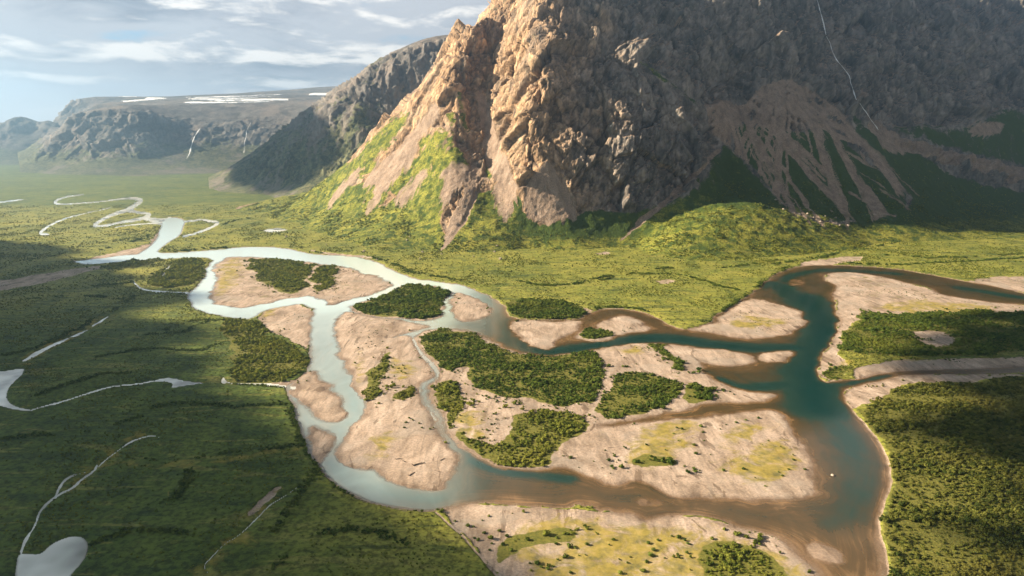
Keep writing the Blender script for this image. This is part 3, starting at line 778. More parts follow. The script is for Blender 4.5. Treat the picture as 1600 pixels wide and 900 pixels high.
MAIN = pts([
 # left spur, silhouette
 (775,0,2850),(735,35,2740),(700,75,2700),(655,130,2700),(600,195,2740),(550,246,2800),(500,285,2880),(430,309,3250),
 # left flank
 (560,388,2010),(560,340,2350),(560,290,2570),(500,330,2680),(450,325,2950),(620,396,1905),(610,350,2180),(600,300,2390),(610,250,2540),
 (650,392,1960),(650,350,2150),(650,300,2300),(650,250,2420),(650,200,2520),(650,160,2620),
 (710,395,1925),(720,350,2075),(715,300,2180),(712,250,2280),(710,200,2365),(712,150,2450),(718,100,2540),(735,60,2650),
 # gully and chute
 (780,394,1935),(775,350,2070),(775,300,2190),(772,250,2310),(762,200,2420),(755,150,2510),(770,100,2590),(790,50,2680),
 # lit rib
 (830,385,2000),(835,345,2085),(838,300,2130),(822,260,2160),(822,220,2190),(832,180,2215),(838,140,2250),(842,100,2300),(846,50,2375),(850,0,2460),(855,-60,2580),
 (800,280,2180),(795,230,2240),(798,180,2320),(800,130,2400),(805,80,2480),(810,30,2560),
 # buttress front
 (900,390,1965),(900,350,2080),(900,310,2135),(900,270,2165),(900,200,2215),(900,150,2262),(900,100,2322),(900,50,2392),(900,0,2472),(900,-60,2600),
 (870,300,2130),(870,260,2165),(870,180,2222),(950,330,2125),(950,280,2165),(950,220,2205),(950,150,2268),(950,80,2360),
 (1000,388,1990),(1000,350,2110),(1000,315,2150),(1000,260,2190),(1000,200,2235),(1000,150,2285),(1000,110,2340),(1000,60,2450),(990,0,2560),
 (1050,310,2170),(1060,270,2205),(1060,220,2240),(1060,170,2285),(1055,135,2345),(1100,268,2235),(1098,235,2262),(1085,200,2300),
 # gully behind the buttress and back wall
 (1130,190,2440),(1090,150,2440),(1050,95,2510),(1030,60,2560),(1130,150,2540),(1150,100,2630),(1120,50,2660),(1100,0,2740),(1060,20,2640),
 (1200,115,2650),(1200,70,2700),(1200,0,2790),(1250,120,2700),(1260,60,2790),(1260,0,2870),(1150,165,2560),
 # fan and slope behind it
 (1100,410,1775),(1130,340,2020),(1130,306,2190),(1060,345,2060),(1190,320,2130),(1230,350,2040),(1040,375,1960),(1180,390,1890),(1270,385,1960),
 (1120,270,2300),(1130,240,2390),(1180,250,2380),(1180,200,2490),
 # scree aprons
 (1220,150,2590),(1220,200,2500),(1220,260,2390),(1240,310,2270),(1300,345,2170),(1340,340,2250),(1280,190,2570),(1290,250,2450),(1350,300,2380),
 # stream gully
 (1285,30,2960),(1308,90,2860),(1335,145,2760),(1370,200,2660),(1420,226,2660),(1500,250,2700),(1600,280,2760),
 (1330,60,2920),(1300,130,2740),(1390,170,2740),(1380,120,2840),
 # eastern wall
 (1450,170,2790),(1450,90,2960),(1400,40,3000),(1500,180,2820),(1550,120,2980),(1500,20,3120),(1600,60,3180),(1600,180,2900),(1560,230,2780),(1700,120,3100),(1700,220,2850),(1800,60,3250),(1860,200,3000),
 (1400,270,2500),(1400,320,2310),(1450,345,2290),(1500,300,2580),(1500,340,2420),(1600,310,2680),(1600,340,2500),(1700,320,2650),(1860,330,2600),
 (1350,372,2120),(1450,375,2150),(1600,372,2190),(1750,372,2200),
(778,30,3120),(735,68,3050),(700,112,3000),(655,162,3000),(600,224,3060),(550,266,3100),(500,296,3250),
]) + [
 # summit massif and far side
 (120,2980,1090),(350,2960,1150),(350,2820,970),(120,2760,900),(650,3050,1250),(1000,3250,1280),(1400,3450,1150),(1900,3600,1000),(2600,3800,950),(-320,3450,480),
 (-560,3600,230),(-1000,4000,-5),(-1300,4300,-10),(130,3500,1050),(500,3600,1080),(1200,4000,1000),(2200,4400,900),(100,4300,700),(-500,4200,200),(-700,4700,20),(900,4900,700),(2600,5000,700),(3400,4600,800),
 # valley floor
 (-1600,4300,-12),(-1500,3700,-12),(-1150,3500,-8),(-1200,3000,-12),(-850,2600,-10),(-640,2300,-8),(-480,2050,-8),(-330,1850,-8),(-150,1780,-8),(0,1760,-8),(150,1780,-8),(300,1700,-8),
 (460,1620,-8),(640,1640,-8),(800,1700,-8),(980,1760,-8),(1250,1850,-8),(1600,1900,-8),(2100,1900,-8),(300,1500,-10),(900,1500,-10),(1800,1600,-10),(-400,1600,-10),(-900,2000,-12),(2800,2000,-8),(3200,2600,20),
]
SPUR = pts([(690,78,4300),(640,100,4250),(590,126,4200),(545,146,4180),(530,160,4150),(500,196,4130),(465,231,4130),(430,263,4150),(395,283,4300),
 (560,180,3990),(575,220,3880),(560,250,3790),(520,276,3740),(480,291,3690),(440,305,3750),(600,180,4060),(620,230,3900),(650,160,4150),(680,200,4050),(620,140,4170),(590,150,4120),(535,205,4010),(510,235,3960),(480,262,3950),
 (440,285,4000),(540,180,4060),(590,200,3960)]) + [(-200,4300,800),(-300,4900,900),(-800,5000,780),(-1200,5200,620),(-1500,5400,350),(-1900,5500,20),(300,4800,900),(300,4300,800),(-300,3700,120),(0,3900,350),
 (-1250,3700,-10),(-1700,4100,-12),(-2000,4600,-12),(-900,3500,-10),(-600,3400,0),(-300,5800,800),(-1200,6200,500),(-2200,5200,-12),(-1900,6400,20)]
PLATEAU = pts([(118,186,7000),(130,177,7050),(170,175,7050),(215,176,7050),(250,182,7200),(300,184,7350),(350,186,7400),(400,185,7450),(450,184,7450),(500,180,7400),(550,172,7300),
 (110,200,6950),(130,225,6800),(170,225,6750),(215,225,6750),(260,220,6950),(300,215,7050),(350,217,7100),(400,216,7150),(450,212,7150),(500,215,7100),
 (90,262,6500),(150,258,6450),(215,258,6450),(280,254,6600),(350,254,6700),(430,252,6800),(500,255,6700),(150,164,8600),(250,158,8800),(350,158,9000),(450,158,9000),(540,156,9000),
 (120,158,10500),(250,151,10800),(400,148,11000),(560,143,11000),(700,140,11000),(650,160,7600),(650,215,7100),(650,255,6700),(800,140,10500),(800,200,7000)]) + [
 at(60,272,6000)[:2] + (-15,), at(150,280,5600)[:2] + (-15,), at(300,280,5600)[:2] + (-15,), at(450,280,5600)[:2] + (-15,), at(650,280,5600)[:2] + (-15,),
 at(85,240,7500)[:2] + (120,), at(70,225,9000)[:2] + (160,), at(60,200,10500)[:2] + (140,)]
PEAKS = pts([(-160,190,9500),(-100,175,9800),(-60,195,9600),(-20,200,9600),(8,190,9700),(30,182,9700),(48,190,9700),(62,200,9600),(75,196,9900),(95,205,9800),(108,222,9700),
 (30,225,9200),(0,230,9100),(-80,225,9100),(70,235,9200),(-160,230,9100)]) + [at(-160,270,8000)[:2] + (-15,), at(-60,270,8000)[:2] + (-15,), at(30,270,8000)[:2] + (-15,), at(110,270,8300)[:2] + (-15,),
 at(30,270,11500)[:2] + (50,), at(-160,270,11500)[:2] + (50,), at(115,250,9800)[:2] + (0,), at(140,250,10200)[:2] + (-15,)]


def fan_surface(points, px0, px1, cols, y0, y1, rows, c, vert=1.0):
    """surface over a fan of bearings; rows follow the slope so that cliffs get as many as flats"""
    u = np.linspace((px0 - 800) / F, (px1 - 800) / F, cols)
    cu = np.linspace(u[0], u[-1], max(60, cols // 6))
    cy = np.geomspace(y0, y1, 260)
    UU, YY = np.meshgrid(cu, cy)
    Z = rbf(points, UU * YY, YY, c)
    # interpolate in u
    t = (u - cu[0]) / (cu[-1] - cu[0]) * (len(cu) - 1)
    i = np.clip(t.astype(int), 0, len(cu) - 2)
    f = t - i
    ZF = Z[:, i] * (1 - f) + Z[:, i + 1] * f
    out = np.zeros((rows, cols, 3))
    for k in range(cols):
        z = ZF[:, k]
        # rows spread over what the slope shows from the front (plus a share for everything else)
        e = (z - CAMZ) / cy
        rise = np.maximum(np.diff(e), 0) * vert
        s = np.concatenate([[0], np.cumsum(rise + 0.10 * np.diff(cy) / cy[:-1] + 0.12 * np.abs(np.diff(z)) / cy[:-1])])
        yy = np.interp(np.linspace(0, s[-1], rows), s, cy)
        out[:, k, 1] = yy
        out[:, k, 0] = u[k] * yy
        out[:, k, 2] = np.interp(yy, cy, z)
    return out.reshape(-1, 3)


VEG = [
 [(250,360),(380,322),(430,306),(500,280),(545,248),(572,240),(560,268),(545,300),(585,285),(600,262),(625,262),(612,300),(585,330),(640,300),(655,250),(700,222),(722,228),(735,262),(712,285),(700,315),(685,350),(700,372),(725,345),(745,300),(765,305),(775,285),(790,300),(822,300),(818,335),(850,352),(905,335),(925,325),(960,332),(1000,330),(1060,312),(1090,285),(1115,245),(1132,212),(1160,245),(1190,285),(1240,330),(1290,352),(1350,345),(1420,330),(1860,330),(1860,470),(250,470)],
 [(1190,195),(1215,215),(1262,272),(1300,315),(1262,305),(1215,260),(1185,215)], [(1150,215),(1200,255),(1250,310),(1230,320),(1180,270)], [(1270,185),(1300,198),(1345,250),(1400,310),(1370,305),(1310,255)],
 [(1320,165),(1380,212),(1440,242),(1520,285),(1600,300),(1860,310),(1860,345),(1350,345),(1440,322),(1385,275),(1345,225)], [(1375,205),(1430,195),(1500,200),(1600,160),(1860,180),(1860,290),(1600,268),(1500,240),(1430,218)],
 [(1130,200),(1180,190),(1240,210),(1300,200),(1345,240),(1440,325),(1340,350),(1240,335),(1180,260)],
 [(540,255),(600,200),(635,165),(645,180),(615,228),(585,268),(560,290)], [(600,295),(640,240),(690,200),(715,205),(705,240),(665,280),(630,315)], [(515,320),(560,285),(590,290),(560,330)],
 [(715,130),(728,150),(735,200),(728,215),(715,180)], [(690,180),(712,170),(715,190),(695,200)], [(760,250),(776,262),(770,285),(758,275)], [(1005,90),(1120,178),(1112,184),(1000,98)], [(640,215),(690,195),(700,220),(660,240)],
]
SCREE = [
 [(855,252),(880,285),(905,328),(895,345),(870,352),(845,350),(820,335),(820,290),(842,262)], [(742,140),(762,150),(775,210),(800,258),(808,290),(790,300),(765,280),(755,215)],
 [(738,255),(748,262),(744,310),(725,345),(702,378),(692,374),(712,335),(730,300)], [(690,255),(735,250),(730,290),(700,310),(680,350),(690,300)], [(575,270),(640,215),(655,220),(640,260),(605,300),(575,330),(560,335),(585,300)],
 [(655,190),(680,160),(690,168),(650,230),(585,285),(562,298),(612,245)], [(520,300),(560,262),(570,268),(540,305),(510,330)], [(620,315),(650,270),(672,262),(650,305),(625,335)],
 [(770,285),(800,280),(812,300),(795,345),(775,340)], [(1115,165),(1160,185),(1220,130),(1285,165),(1335,225),(1440,322),(1400,318),(1320,350),(1250,332),(1180,240),(1130,205)], [(1360,190),(1400,225),(1460,235),(1380,240)], [(1510,195),(1570,190),(1560,215),(1515,215)],
]
GRAVEL = [([(1340,150),(1370,200),(1420,226),(1480,246),(1540,262),(1600,278),(1700,300)], [4,7,10,11,12,13,15]), ([(1122,235),(1092,270),(1055,300),(1025,328),(990,355),(970,375)], [3,3.5,4,4,4,2]),
          ([(1330,300),(1380,330),(1400,338)], [3,3,2]), ([(744,300),(725,345),(700,380),(682,398)], [2,2.5,3,1.5])]


def zone_masks(V, rock_bias=None):
    px, py = project(V)
    P = np.stack([px, py], 1)
    P = P + 5.0 * np.stack([fbm(V, 60, 4, 51), fbm(V, 60, 4, 61)], 1)
    veg = np.full(len(V), -40.0)
    for p in VEG:
        veg = np.maximum(veg, sdf(P, chaikin(p, 1), 40))
    scr = np.full(len(V), -40.0)
    for k, p in enumerate(SCREE):
        ap = np.array(p)[np.argmin(np.array(p)[:, 1])] + np.array([0, -30])
        th = np.arctan2(P[:, 0] - ap[0], P[:, 1] - ap[1])
        rr = np.hypot(P[:, 0] - ap[0], P[:, 1] - ap[1])
        st = fbm(np.stack([th * 26, rr / 60.0], 1), 1.0, 4, 700 + k)
        dpoly = sdf(P, chaikin(p, 1), 40)
        if k == 9:      # wide apron: bare above, thinning into fingers between green strips below
            for ax_, ay_, sd in ((1128, 120, 740), (1232, 95, 750)):
                th = np.arctan2(P[:, 0] - ax_, P[:, 1] - ay_)
                rr = np.hypot(P[:, 0] - ax_, P[:, 1] - ay_)
                st = fbm(np.stack([th * 30, rr / 190.0], 1), 1.0, 4, sd)
                scr = np.maximum(scr, np.minimum(dpoly + 14, 26 * (0.50 - rr / 300.0 + 1.6 * st)))
        else:
            scr = np.maximum(scr, dpoly + 10 * st * sstep(rr, 25, 80))
    gr = np.full(len(V), 40.0)
    for ln, wd in GRAVEL:
        w = np.interp(np.linspace(0, 1, len(ln) * 4), np.linspace(0, 1, len(ln)), wd)
        t = np.linspace(0, 1, len(ln) * 4)
        l = np.stack([np.interp(t, np.linspace(0, 1, len(ln)), [a[k] for a in ln]) for k in (0, 1)], 1)
        gr = np.minimum(gr, line_d(P, l, 40, w))
    return veg, scr, gr


# ------------------------------------------------------------------ main mountain
def noise_small(V, s, seed):
    return fbm(V, s, 3, seed)


MC, MR = 1120, 500
Vm = fan_surface(MAIN, 290, 1960, MC, 1600, 4900, MR, 40.0, 1.0)
veg_d, scr_d, gr_d = zone_masks(Vm)
Nm = grid_normals(Vm, MR, MC)
rocky = sstep(-veg_d, -2, 10) * sstep(-scr_d, -2, 8) * sstep(Vm[:, 2], 25, 90)
Q3 = Vm @ np.array([[0.94, 0.12, 0.30], [-0.05, 0.97, -0.22], [-0.33, 0.19, 0.92]])
warp = 12 * np.stack([fbm(Vm, 70, 3, 201), fbm(Vm, 70, 3, 211), fbm(Vm, 70, 3, 221)], 1)
f0, e0 = facets(Q3 + 1.5 * warp, (150, 150, 300), 281, 2.0)
f1, e1 = facets(Q3 + 0.5 * warp, (62, 62, 170), 301, 1.5)
f2, e2 = facets(Q3 + 0.4 * warp, (20, 20, 58), 331, 1.5)
f3, e3 = facets(Q3 + 0.5 * warp, (7, 7, 17), 361, 1.4)
rid = fbm(Q3 * np.array([1, 1, 0.40]), 190, 4, 401, 0.40, True)
coul = fbm(np.column_stack([Vm[:, 0] - 0.25 * Vm[:, 2], Vm[:, 1], 0.18 * Vm[:, 2]]), 210, 4, 405, 0.55, True)
east = sstep(Vm[:, 0], 500, 900)
def saw(t):
    t = t - np.floor(t)
    return np.where(t < 0.8, t / 0.8, (1 - t) / 0.2) - 0.5


jw = 0.5 * fbm(Vm, 120, 3, 611)
j1 = saw(Vm @ np.array([0.55, 0.25, 0.79]) / 38.0 + 1.4 * jw)
j2 = saw(Vm @ np.array([-0.82, 0.2, 0.53]) / 27.0 + 1.1 * jw)
j3 = saw(Vm @ np.array([0.80, 0.3, -0.25]) / 13.0 + 0.8 * jw)
joints = 9 * j1 * sstep(fbm(Vm, 190, 2, 621), -0.35, 0.25) + 7 * j2 * sstep(fbm(Vm, 170, 2, 631), -0.2, 0.3) + 3 * j3
disp = rocky * (1 - 0.5 * sstep(-Vm[:, 0], 120, 320)) * (10 * rid + 25 * f0 + 10 * f1 + 3.2 * f2 + 1.3 * f3 + 0.7 * joints - 9 * (1 - sstep(e0, 0, 0.05)) - 7 * (1 - sstep(e1, 0, 0.07)) - 4.0 * (1 - sstep(e2, 0, 0.09)) + (8 + 26 * east) * coul - 8)
blk = 0.55 * f2 + 0.45 * f3 + 0.4 * f1
streak = fbm(Vm * np.array([1, 1, 0.12]), 26, 4, 421)
disp += (1 - rocky) * sstep(Vm[:, 2], 4, 60) * (4.5 * streak + 2.0 * fbm(Vm, 18, 3, 431))
disp += 10 * fbm(Vm, 260, 2, 441) * sstep(Vm[:, 2], 30, 120)
disp -= 5.0 * sstep(-gr_d, -4, 4) * sstep(Vm[:, 2], 15, 60)
fan_px, fan_py = project(Vm)
Vm = Vm + Nm * disp[:, None]
# gentle rills on the fan
Nm = grid_normals(Vm, MR, MC)
slope = Nm[:, 2]
veg = 0.5 + 0.5 * np.tanh(veg_d / 7.0)
veg = np.where(veg_d <= -39, np.where(Vm[:, 2] < 40, 1.0, 0.0), veg)
veg = veg - 0.35 * sstep(-slope, -0.72, -0.5) * sstep(Vm[:, 2], 60, 150)
scr = 0.5 + 0.5 * np.tanh(scr_d / 5.0)
g = sstep(-gr_d + 3.5 * fbm(Vm, 25, 4, 471), -1.0, 2.0)
veg = np.clip(veg * (1 - g), 0, 1)
# tan scree shows through the vegetation where a streak is marked
veg = veg * (1 - 0.85 * sstep(scr_d, -1, 5) * (0.6 + 0.4 * sstep(fbm(Vm * np.array([1, 1, .3]), 40, 4, 481), -0.3, 0.3)))
scr = np.maximum(scr, g)
scr = np.maximum(scr, sstep(slope, 0.72, 0.82) * 0.9 * (1 - sstep(veg, 0.2, 0.6)))
QM = grid_quads(MR, MC)
keepm = (Vm[QM[:, 0], 2] > -6) | (Vm[QM[:, 2], 2] > -6)
mountain = sub_mesh('mountain', Vm, QM, keepm, M_ROCK, {'veg': veg, 'scree': scr, 'block': blk, 'green_shade': np.maximum(sstep(Vm[:, 0], 380, 700) * sstep(Vm[:, 2] - 60 * sstep(-np.hypot(Vm[:, 0] - 620, (Vm[:, 1] - 2050) * 0.8), -420, -250), 22, 60), 0.9 * sstep(-np.abs(Vm[:, 0] - 180), -260, -120) * sstep(Vm[:, 2], 12, 40))})  # eastern and buttress foot slopes carry painted shade in their green
tag(mountain, 'towering sunlit rock mountain with scree cones and green foot slopes', 'mountain', kind='structure')


def rough_range(name, points, px0, px1, cols, y0, y1, rows, c, amp, mat, label, vegz, snow=None):
    V = fan_surface(points, px0, px1, cols, y0, y1, rows, c)
    N = grid_normals(V, rows, cols)
    steep = sstep(-N[:, 2], -0.93, -0.75)
    Q = V @ np.array([[0.95, 0.1, 0.2], [-0.05, 0.97, -0.2], [-0.2, 0.15, 0.95]])
    s = amp / 20.0
    fa, ea = facets(Q, (90 * s, 90 * s, 150 * s), 501, 0.9)
    fb, eb = facets(Q, (35 * s, 35 * s, 55 * s), 531, 0.9)
    flute = fbm(V * np.array([1, 1, 0.12]), 70 * s, 4, 541, 0.55, True)
    d = steep * sstep(V[:, 2], 20, 120) * amp * (0.9 * fa + 0.4 * fb + 1.1 * flute) + 0.35 * amp * fbm(V, 300 * s, 4, 551) * sstep(V[:, 2], 10, 100)
    V = V + N * d[:, None]
    N2 = grid_normals(V, rows, cols)
    vg = sstep(-V[:, 2], -vegz, -vegz * 0.3) * 0.75 + 0.35 * sstep(N2[:, 2], 0.55, 0.85) * sstep(-V[:, 2], -vegz * 2.2, -vegz)
    vg = np.clip(vg + 0.4 * fbm(V * np.array([1, 1, .3]), 120 * s, 4, 561), 0, 1)
    sc = 0.35 + 0.6 * fbm(V * np.array([1, 1, .15]), 90 * s, 4, 571)
    QF = grid_quads(rows, cols)
    keep = (V[QF[:, 0], 2] > -8) | (V[QF[:, 2], 2] > -8)
    attrs = {'veg': vg, 'scree': np.clip(sc, 0, 1), 'block': 0.7 * fa + 0.5 * fb}
    objs = []
    if snow:
        px, py = project(V)
        P = np.stack([px, py], 1)
        P = P + np.stack([9 * fbm(V, (420, 420, 420), 4, 581), 2.2 * fbm(V, (420, 420, 420), 4, 591)], 1)
        m = np.zeros(len(V), bool)
        br = fbm(V * np.array([.22, 1, 1]), 150, 4, 583)
        for lab, poly in snow:
            m |= np.minimum(sdf(P, chaikin(poly, 1), 20) + 3, 3) + 14 * br > 4.2
        fm = (m[QF].sum(1) >= 3) & keep & (V[QF[:, 0], 1] > 7000)
        keep &= ~fm
        VS = V.copy()
        VS[m, 2] += 4.0
        tag(sub_mesh('snow_field', VS, QF, fm, M_SNOW, attrs), 'broken old snow streaks lying on the far plateau', 'snow', kind='stuff')
    o = sub_mesh(name, V, QF, keep, mat, attrs)
    tag(o, label, 'mountain', kind='structure')
    return V


SNOW = [('long old snow band along the rim of the far plateau', [(278,158),(330,153),(400,152),(452,153),(448,157),(380,159),(320,161)]),
        ('pair of small snow patches just below the plateau band', [(318,171),(335,167),(356,168),(345,172)]),
        ('snow strip on the plateau where it meets the green spur', [(480,149),(510,144),(560,140),(560,144),(520,150)]),
        ('thin snow streak above the flat topped headland', [(170,157),(230,153),(262,154),(230,158)]),
        ('small round snow patch above the far waterfall', [(385,166),(400,163),(412,165),(400,168)])]
V_spur = rough_range('spur_mountain', SPUR, 330, 760, 330, 3450, 6400, 200, 60.0, 22.0, M_FAR, 'green and grey mountain spur behind the sunlit peak', 620)
V_plat = rough_range('plateau', PLATEAU, 40, 820, 440, 5500, 12500, 260, 110.0, 42.0, M_FAR, 'hazy blue cliff walled plateau closing the valley', 330, SNOW)
V_peak = rough_range('far_peaks', PEAKS, -330, 160, 200, 7800, 12000, 90, 140.0, 50.0, M_FAR, 'faint dark peaks beyond the flat topped headland', 200)

# ------------------------------------------------------------------ valley floor
u_g = np.concatenate([np.linspace(-1.7, -0.81, 40), np.linspace(-0.80, 0.80, 1010), np.linspace(0.81, 1.7, 40)])
GC = len(u_g)
py_rows = np.concatenate([np.arange(1900, 1012, -22.0), np.arange(1010, 560, -1.9), np.arange(560, 300, -1.15), np.arange(300, 262, -2.0)])
_, yd_, zd_ = ray(np.full(len(py_rows), 800.0), py_rows)
y_rows = np.concatenate([yd_ * (-CAMZ / zd_), np.array([8500, 10500, 14500])])
GR = len(y_rows)
YY, UU = np.meshgrid(y_rows, u_g, indexing='ij')
PG = np.stack([(UU * YY).ravel(), YY.ravel()], 1)
NG = len(PG)
wa = np.clip(PG[:, 1] / 600.0, 0.6, 3.0)
PW = PG + (2.2 * wa)[:, None] * np.stack([fbm(PG, 22, 3, 1), fbm(PG, 22, 3, 2)], 1) + 3.0 * np.stack([vnoise(PG, 80, 5), vnoise(PG, 80, 6)], 1)
gpx, gpy = project(np.column_stack([PG, np.zeros(NG)]))

cor = sdf(PW, gpoly(CORRIDOR, 1), 60)
fp = sdf(PG, gpoly(FAR_POOL, 1), 60)
for hole in FAR_HOLES:
    fp = np.minimum(fp, -sdf(PG, gpoly(hole, 1), 60))
cor = np.maximum(cor, fp)
isl = np.full(NG, -60.0, np.float32)
isl_id = np.full(NG, -1)
PFINE = (2.6 * sstep(-PG[:, 1], -1300, -700))[:, None] * np.stack([fbm(PG, 10, 3, 41, 0.6), fbm(PG, 10, 3, 42, 0.6)], 1)
PWI = PG + PFINE + (6.5 * wa)[:, None] * np.stack([fbm(PG, 38, 5, 31, 0.65), fbm(PG, 38, 5, 32, 0.65)], 1)
for k, (nm, lab, poly) in enumerate(ISLANDS):
    d = sdf(PWI, gpoly(poly, 1), 60)
    if k == 6:   # the brown lagoon and the thin stream stay open
        pass
    isl_id = np.where(d > isl, k, isl_id)
    isl = np.maximum(isl, d)
pond = np.full(NG, -60.0, np.float32)
pond_id = np.full(NG, -1)
for k, (nm, lab, poly) in enumerate(PONDS):
    d = sdf(PG + (PW - PG) * 0.4, gpoly(poly, 2), 60)
    pond_id = np.where(d > pond, k, pond_id)
    pond = np.maximum(pond, d)
GPX = np.stack([gpx, gpy], 1) + 0.8 * np.stack([fbm(PG, 20, 3, 3), fbm(PG, 20, 3, 4)], 1)
STREAM_N = fbm(PG, 13, 3, 270)
strm = np.full(NG, -60.0, np.float32)
strm_id = np.full(NG, -1)
for k, (lab, line, wd) in enumerate(STREAMS):
    l = chaikin(line, 2, False)
    w = np.interp(np.linspace(0, 1, len(l)), np.linspace(0, 1, len(wd)), wd)
    d = -line_d(GPX, l, 30, w * (1.45 if k >= len(STREAMS) - 6 or k in (8, 9) else 0.62 if k in (4, 5, 6, 7) else 0.9))
    d = d + (0.0 if k >= len(STREAMS) - 6 or k == 11 else 0.55 * float(w.mean()) * STREAM_N)
    d = np.clip(d * PG[:, 1] / F, -60, 60)
    strm_id = np.where(d > strm, k, strm_id)
    strm = np.maximum(strm, d)
river_w = np.minimum(cor, -isl)                 # > 0 in river water
water_w = np.maximum(np.maximum(river_w, pond), strm)
deep = np.zeros(NG)
for line, rad, amp in DEEP:
    l = gline(line, 2)
    rm = 1.35 * rad * l[:, 1].mean() / F
    d = line_d(PW, l, rm * 4)
    deep = np.maximum(deep, amp * np.exp(-(d / (rm * 1.3)) ** 2))
sand_l = np.full(NG, -60.0, np.float32)
for p in LAND_SAND:
    sand_l = np.maximum(sand_l, sdf(PWI, gpoly(p, 1), 60))
for ln, w in STRANDS:
    l = gline(ln, 2)
    sand_l = np.maximum(sand_l, -line_d(PW, l, 60, w * l[:, 1] / F))
inside_cor = cor > 0
sandy = np.where(inside_cor, 1.0, sstep(sand_l, -1.5, 1.5))
moss_d = np.full(NG, -60.0, np.float32)
for p in MOSS:
    moss_d = np.maximum(moss_d, sdf(PWI, gpoly(p, 2), 60))
moss = 0.78 * (0.5 + 0.5 * np.tanh(moss_d / 12.0))
thk = np.full(NG, -60.0, np.float32)
thk_id = np.full(NG, -1)
PWT = PG + (11.0 * wa)[:, None] * np.stack([fbm(PG, 48, 5, 36, 0.6), fbm(PG, 48, 5, 37, 0.6)], 1)
for k, (lab, poly, dens) in enumerate(THICKETS):
    d = sdf(PWT, gpoly(poly, 2), 60)
    thk_id = np.where(d > thk, k, thk_id)
    thk = np.maximum(thk, d)
E_HOLES = [LAND_SAND[13], LAND_SAND[14]]
for p in E_HOLES:
    thk = np.minimum(thk, -sdf(PWI, gpoly(p, 2), 60))
thicket = 0.5 + 0.5 * np.tanh(thk / 4.0)
# heights
rough_n = fbm(PG, 28, 4, 71)
soft_bank = np.clip(sandy, 0, 1)
h_land = (1 - soft_bank) * (1.7 * (1 - np.exp(np.minimum(water_w, 0) / 2.2)) + 0.9 * fbm(PG, 70, 4, 81) * sstep(-water_w, 2, 40)) \
    + soft_bank * (1.1 * (1 - np.exp(np.minimum(water_w, 0) / 16.0)) + 0.38 * rough_n * sstep(-water_w, 1, 12) + 0.10)
h_land = np.maximum(h_land, 0.02 + 0.3 * sstep(-water_w, 0, 6))
depth = 0.85 * (1 - np.exp(-np.maximum(water_w, 0) / 16.0)) + deep * sstep(water_w, 0, 10) + 0.16 * rough_n * sstep(water_w, 2, 12)
depth = np.where(strm > np.maximum(river_w, pond), np.maximum(depth, 0.35), depth)
shoal = sstep(sdf(PWI, gpoly([(1250,850),(1275,845),(1305,845),(1325,862),(1322,880),(1295,882),(1265,868)], 2), 30), -4, 6)
shoal = np.maximum(shoal, sstep(sdf(PWI, gpoly([(990,782),(1010,776),(1060,782),(1055,790),(1000,790)], 2), 30), -4, 4))
shoal = np.maximum(shoal, 0.8 * sstep(sdf(PWI, gpoly([(1225,440),(1255,433),(1262,440),(1235,447)], 2), 30), -4, 4))
shoal = np.maximum(shoal, 0.8 * sstep(sdf(PWI, gpoly([(560,650),(600,640),(590,690),(540,720),(530,700)], 2), 30), -4, 4) * (river_w > 0))
ridge = fbm(np.stack([PG[:, 0] + 0.6 * PG[:, 1], PG[:, 1] * 0.4], 1), 16, 4, 77)
depth = np.maximum(depth, 0.04) * (0.5 + 0.5 * sstep(PG[:, 1], 470, 590))
depth = depth * (1 - shoal) + shoal * (0.16 - 0.75 * ridge)
H = np.where(water_w > 0, -depth, h_land)
far_roll = 6.0 * fbm(PG, 500, 3, 91) * sstep(PG[:, 1], 3500, 5500)
H = H + np.where(water_w > -10, 0, far_roll)
VG = np.column_stack([PG, H])
NGm = grid_normals(VG, GR, GC)
wet = np.where(water_w > 0, 1.0, sstep(water_w + 5 * fbm(PG, 22, 4, 99), -6.5, -0.2) * soft_bank)
QG = grid_quads(GR, GC)
kb0 = sdf(PG, gpoly(K_BAR, 1), 30) > 0
gattr = {'green_shade': sstep(-PG[:, 0] + 60 * fbm(PG, 150, 3, 95), 60, 260) * sstep(-PG[:, 1], -1500, -1000) + 0.85 * sstep(PG[:, 1] + 500 * fbm(PG, 900, 3, 96), 2700, 3400) * sstep(-PG[:, 0] + 200 * fbm(PG, 500, 3, 98), 750, 1150), 'inner': sstep(-water_w, 4, 45) * np.where(kb0, 0.8, 0.62), 'sand': sandy, 'moss': moss * (1 - wet), 'wet': wet, 'thicket': thicket * (1 - wet)}  # western and far meadow darkened in colour, standing in for cloud shade
owner = np.where(isl > -3.0, np.where(inside_cor, isl_id, -1), -1)
owner = np.where((owner < 0) & (river_w > 4.0), -2, owner)
kb = sdf(PG, gpoly(K_BAR, 1), 30) > 0
eb = sdf(PG, gpoly(E_BAR, 1), 30) > 0
owner = np.where((owner == -1) & kb, 100, owner)
owner = np.where((owner == -1) & eb & (gpx > 1275), 101, owner)
fo = owner[QG[:, 0]]
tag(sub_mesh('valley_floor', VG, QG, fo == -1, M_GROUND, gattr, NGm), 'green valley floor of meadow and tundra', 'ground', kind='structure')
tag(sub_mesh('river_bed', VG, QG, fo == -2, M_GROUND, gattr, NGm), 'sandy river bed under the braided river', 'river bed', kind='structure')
for k, (nm, lab, poly) in enumerate(ISLANDS):
    if (fo == k).sum() > 3:
        tag(sub_mesh(nm, VG, QG, fo == k, M_GROUND, gattr, NGm), lab, 'island' if nm == 'island' else 'sand bar', kind='structure')
tag(sub_mesh('sand_bar', VG, QG, fo == 100, M_GROUND, gattr, NGm), 'big foreground sand bar dotted with small shrubs', 'sand bar', kind='structure')
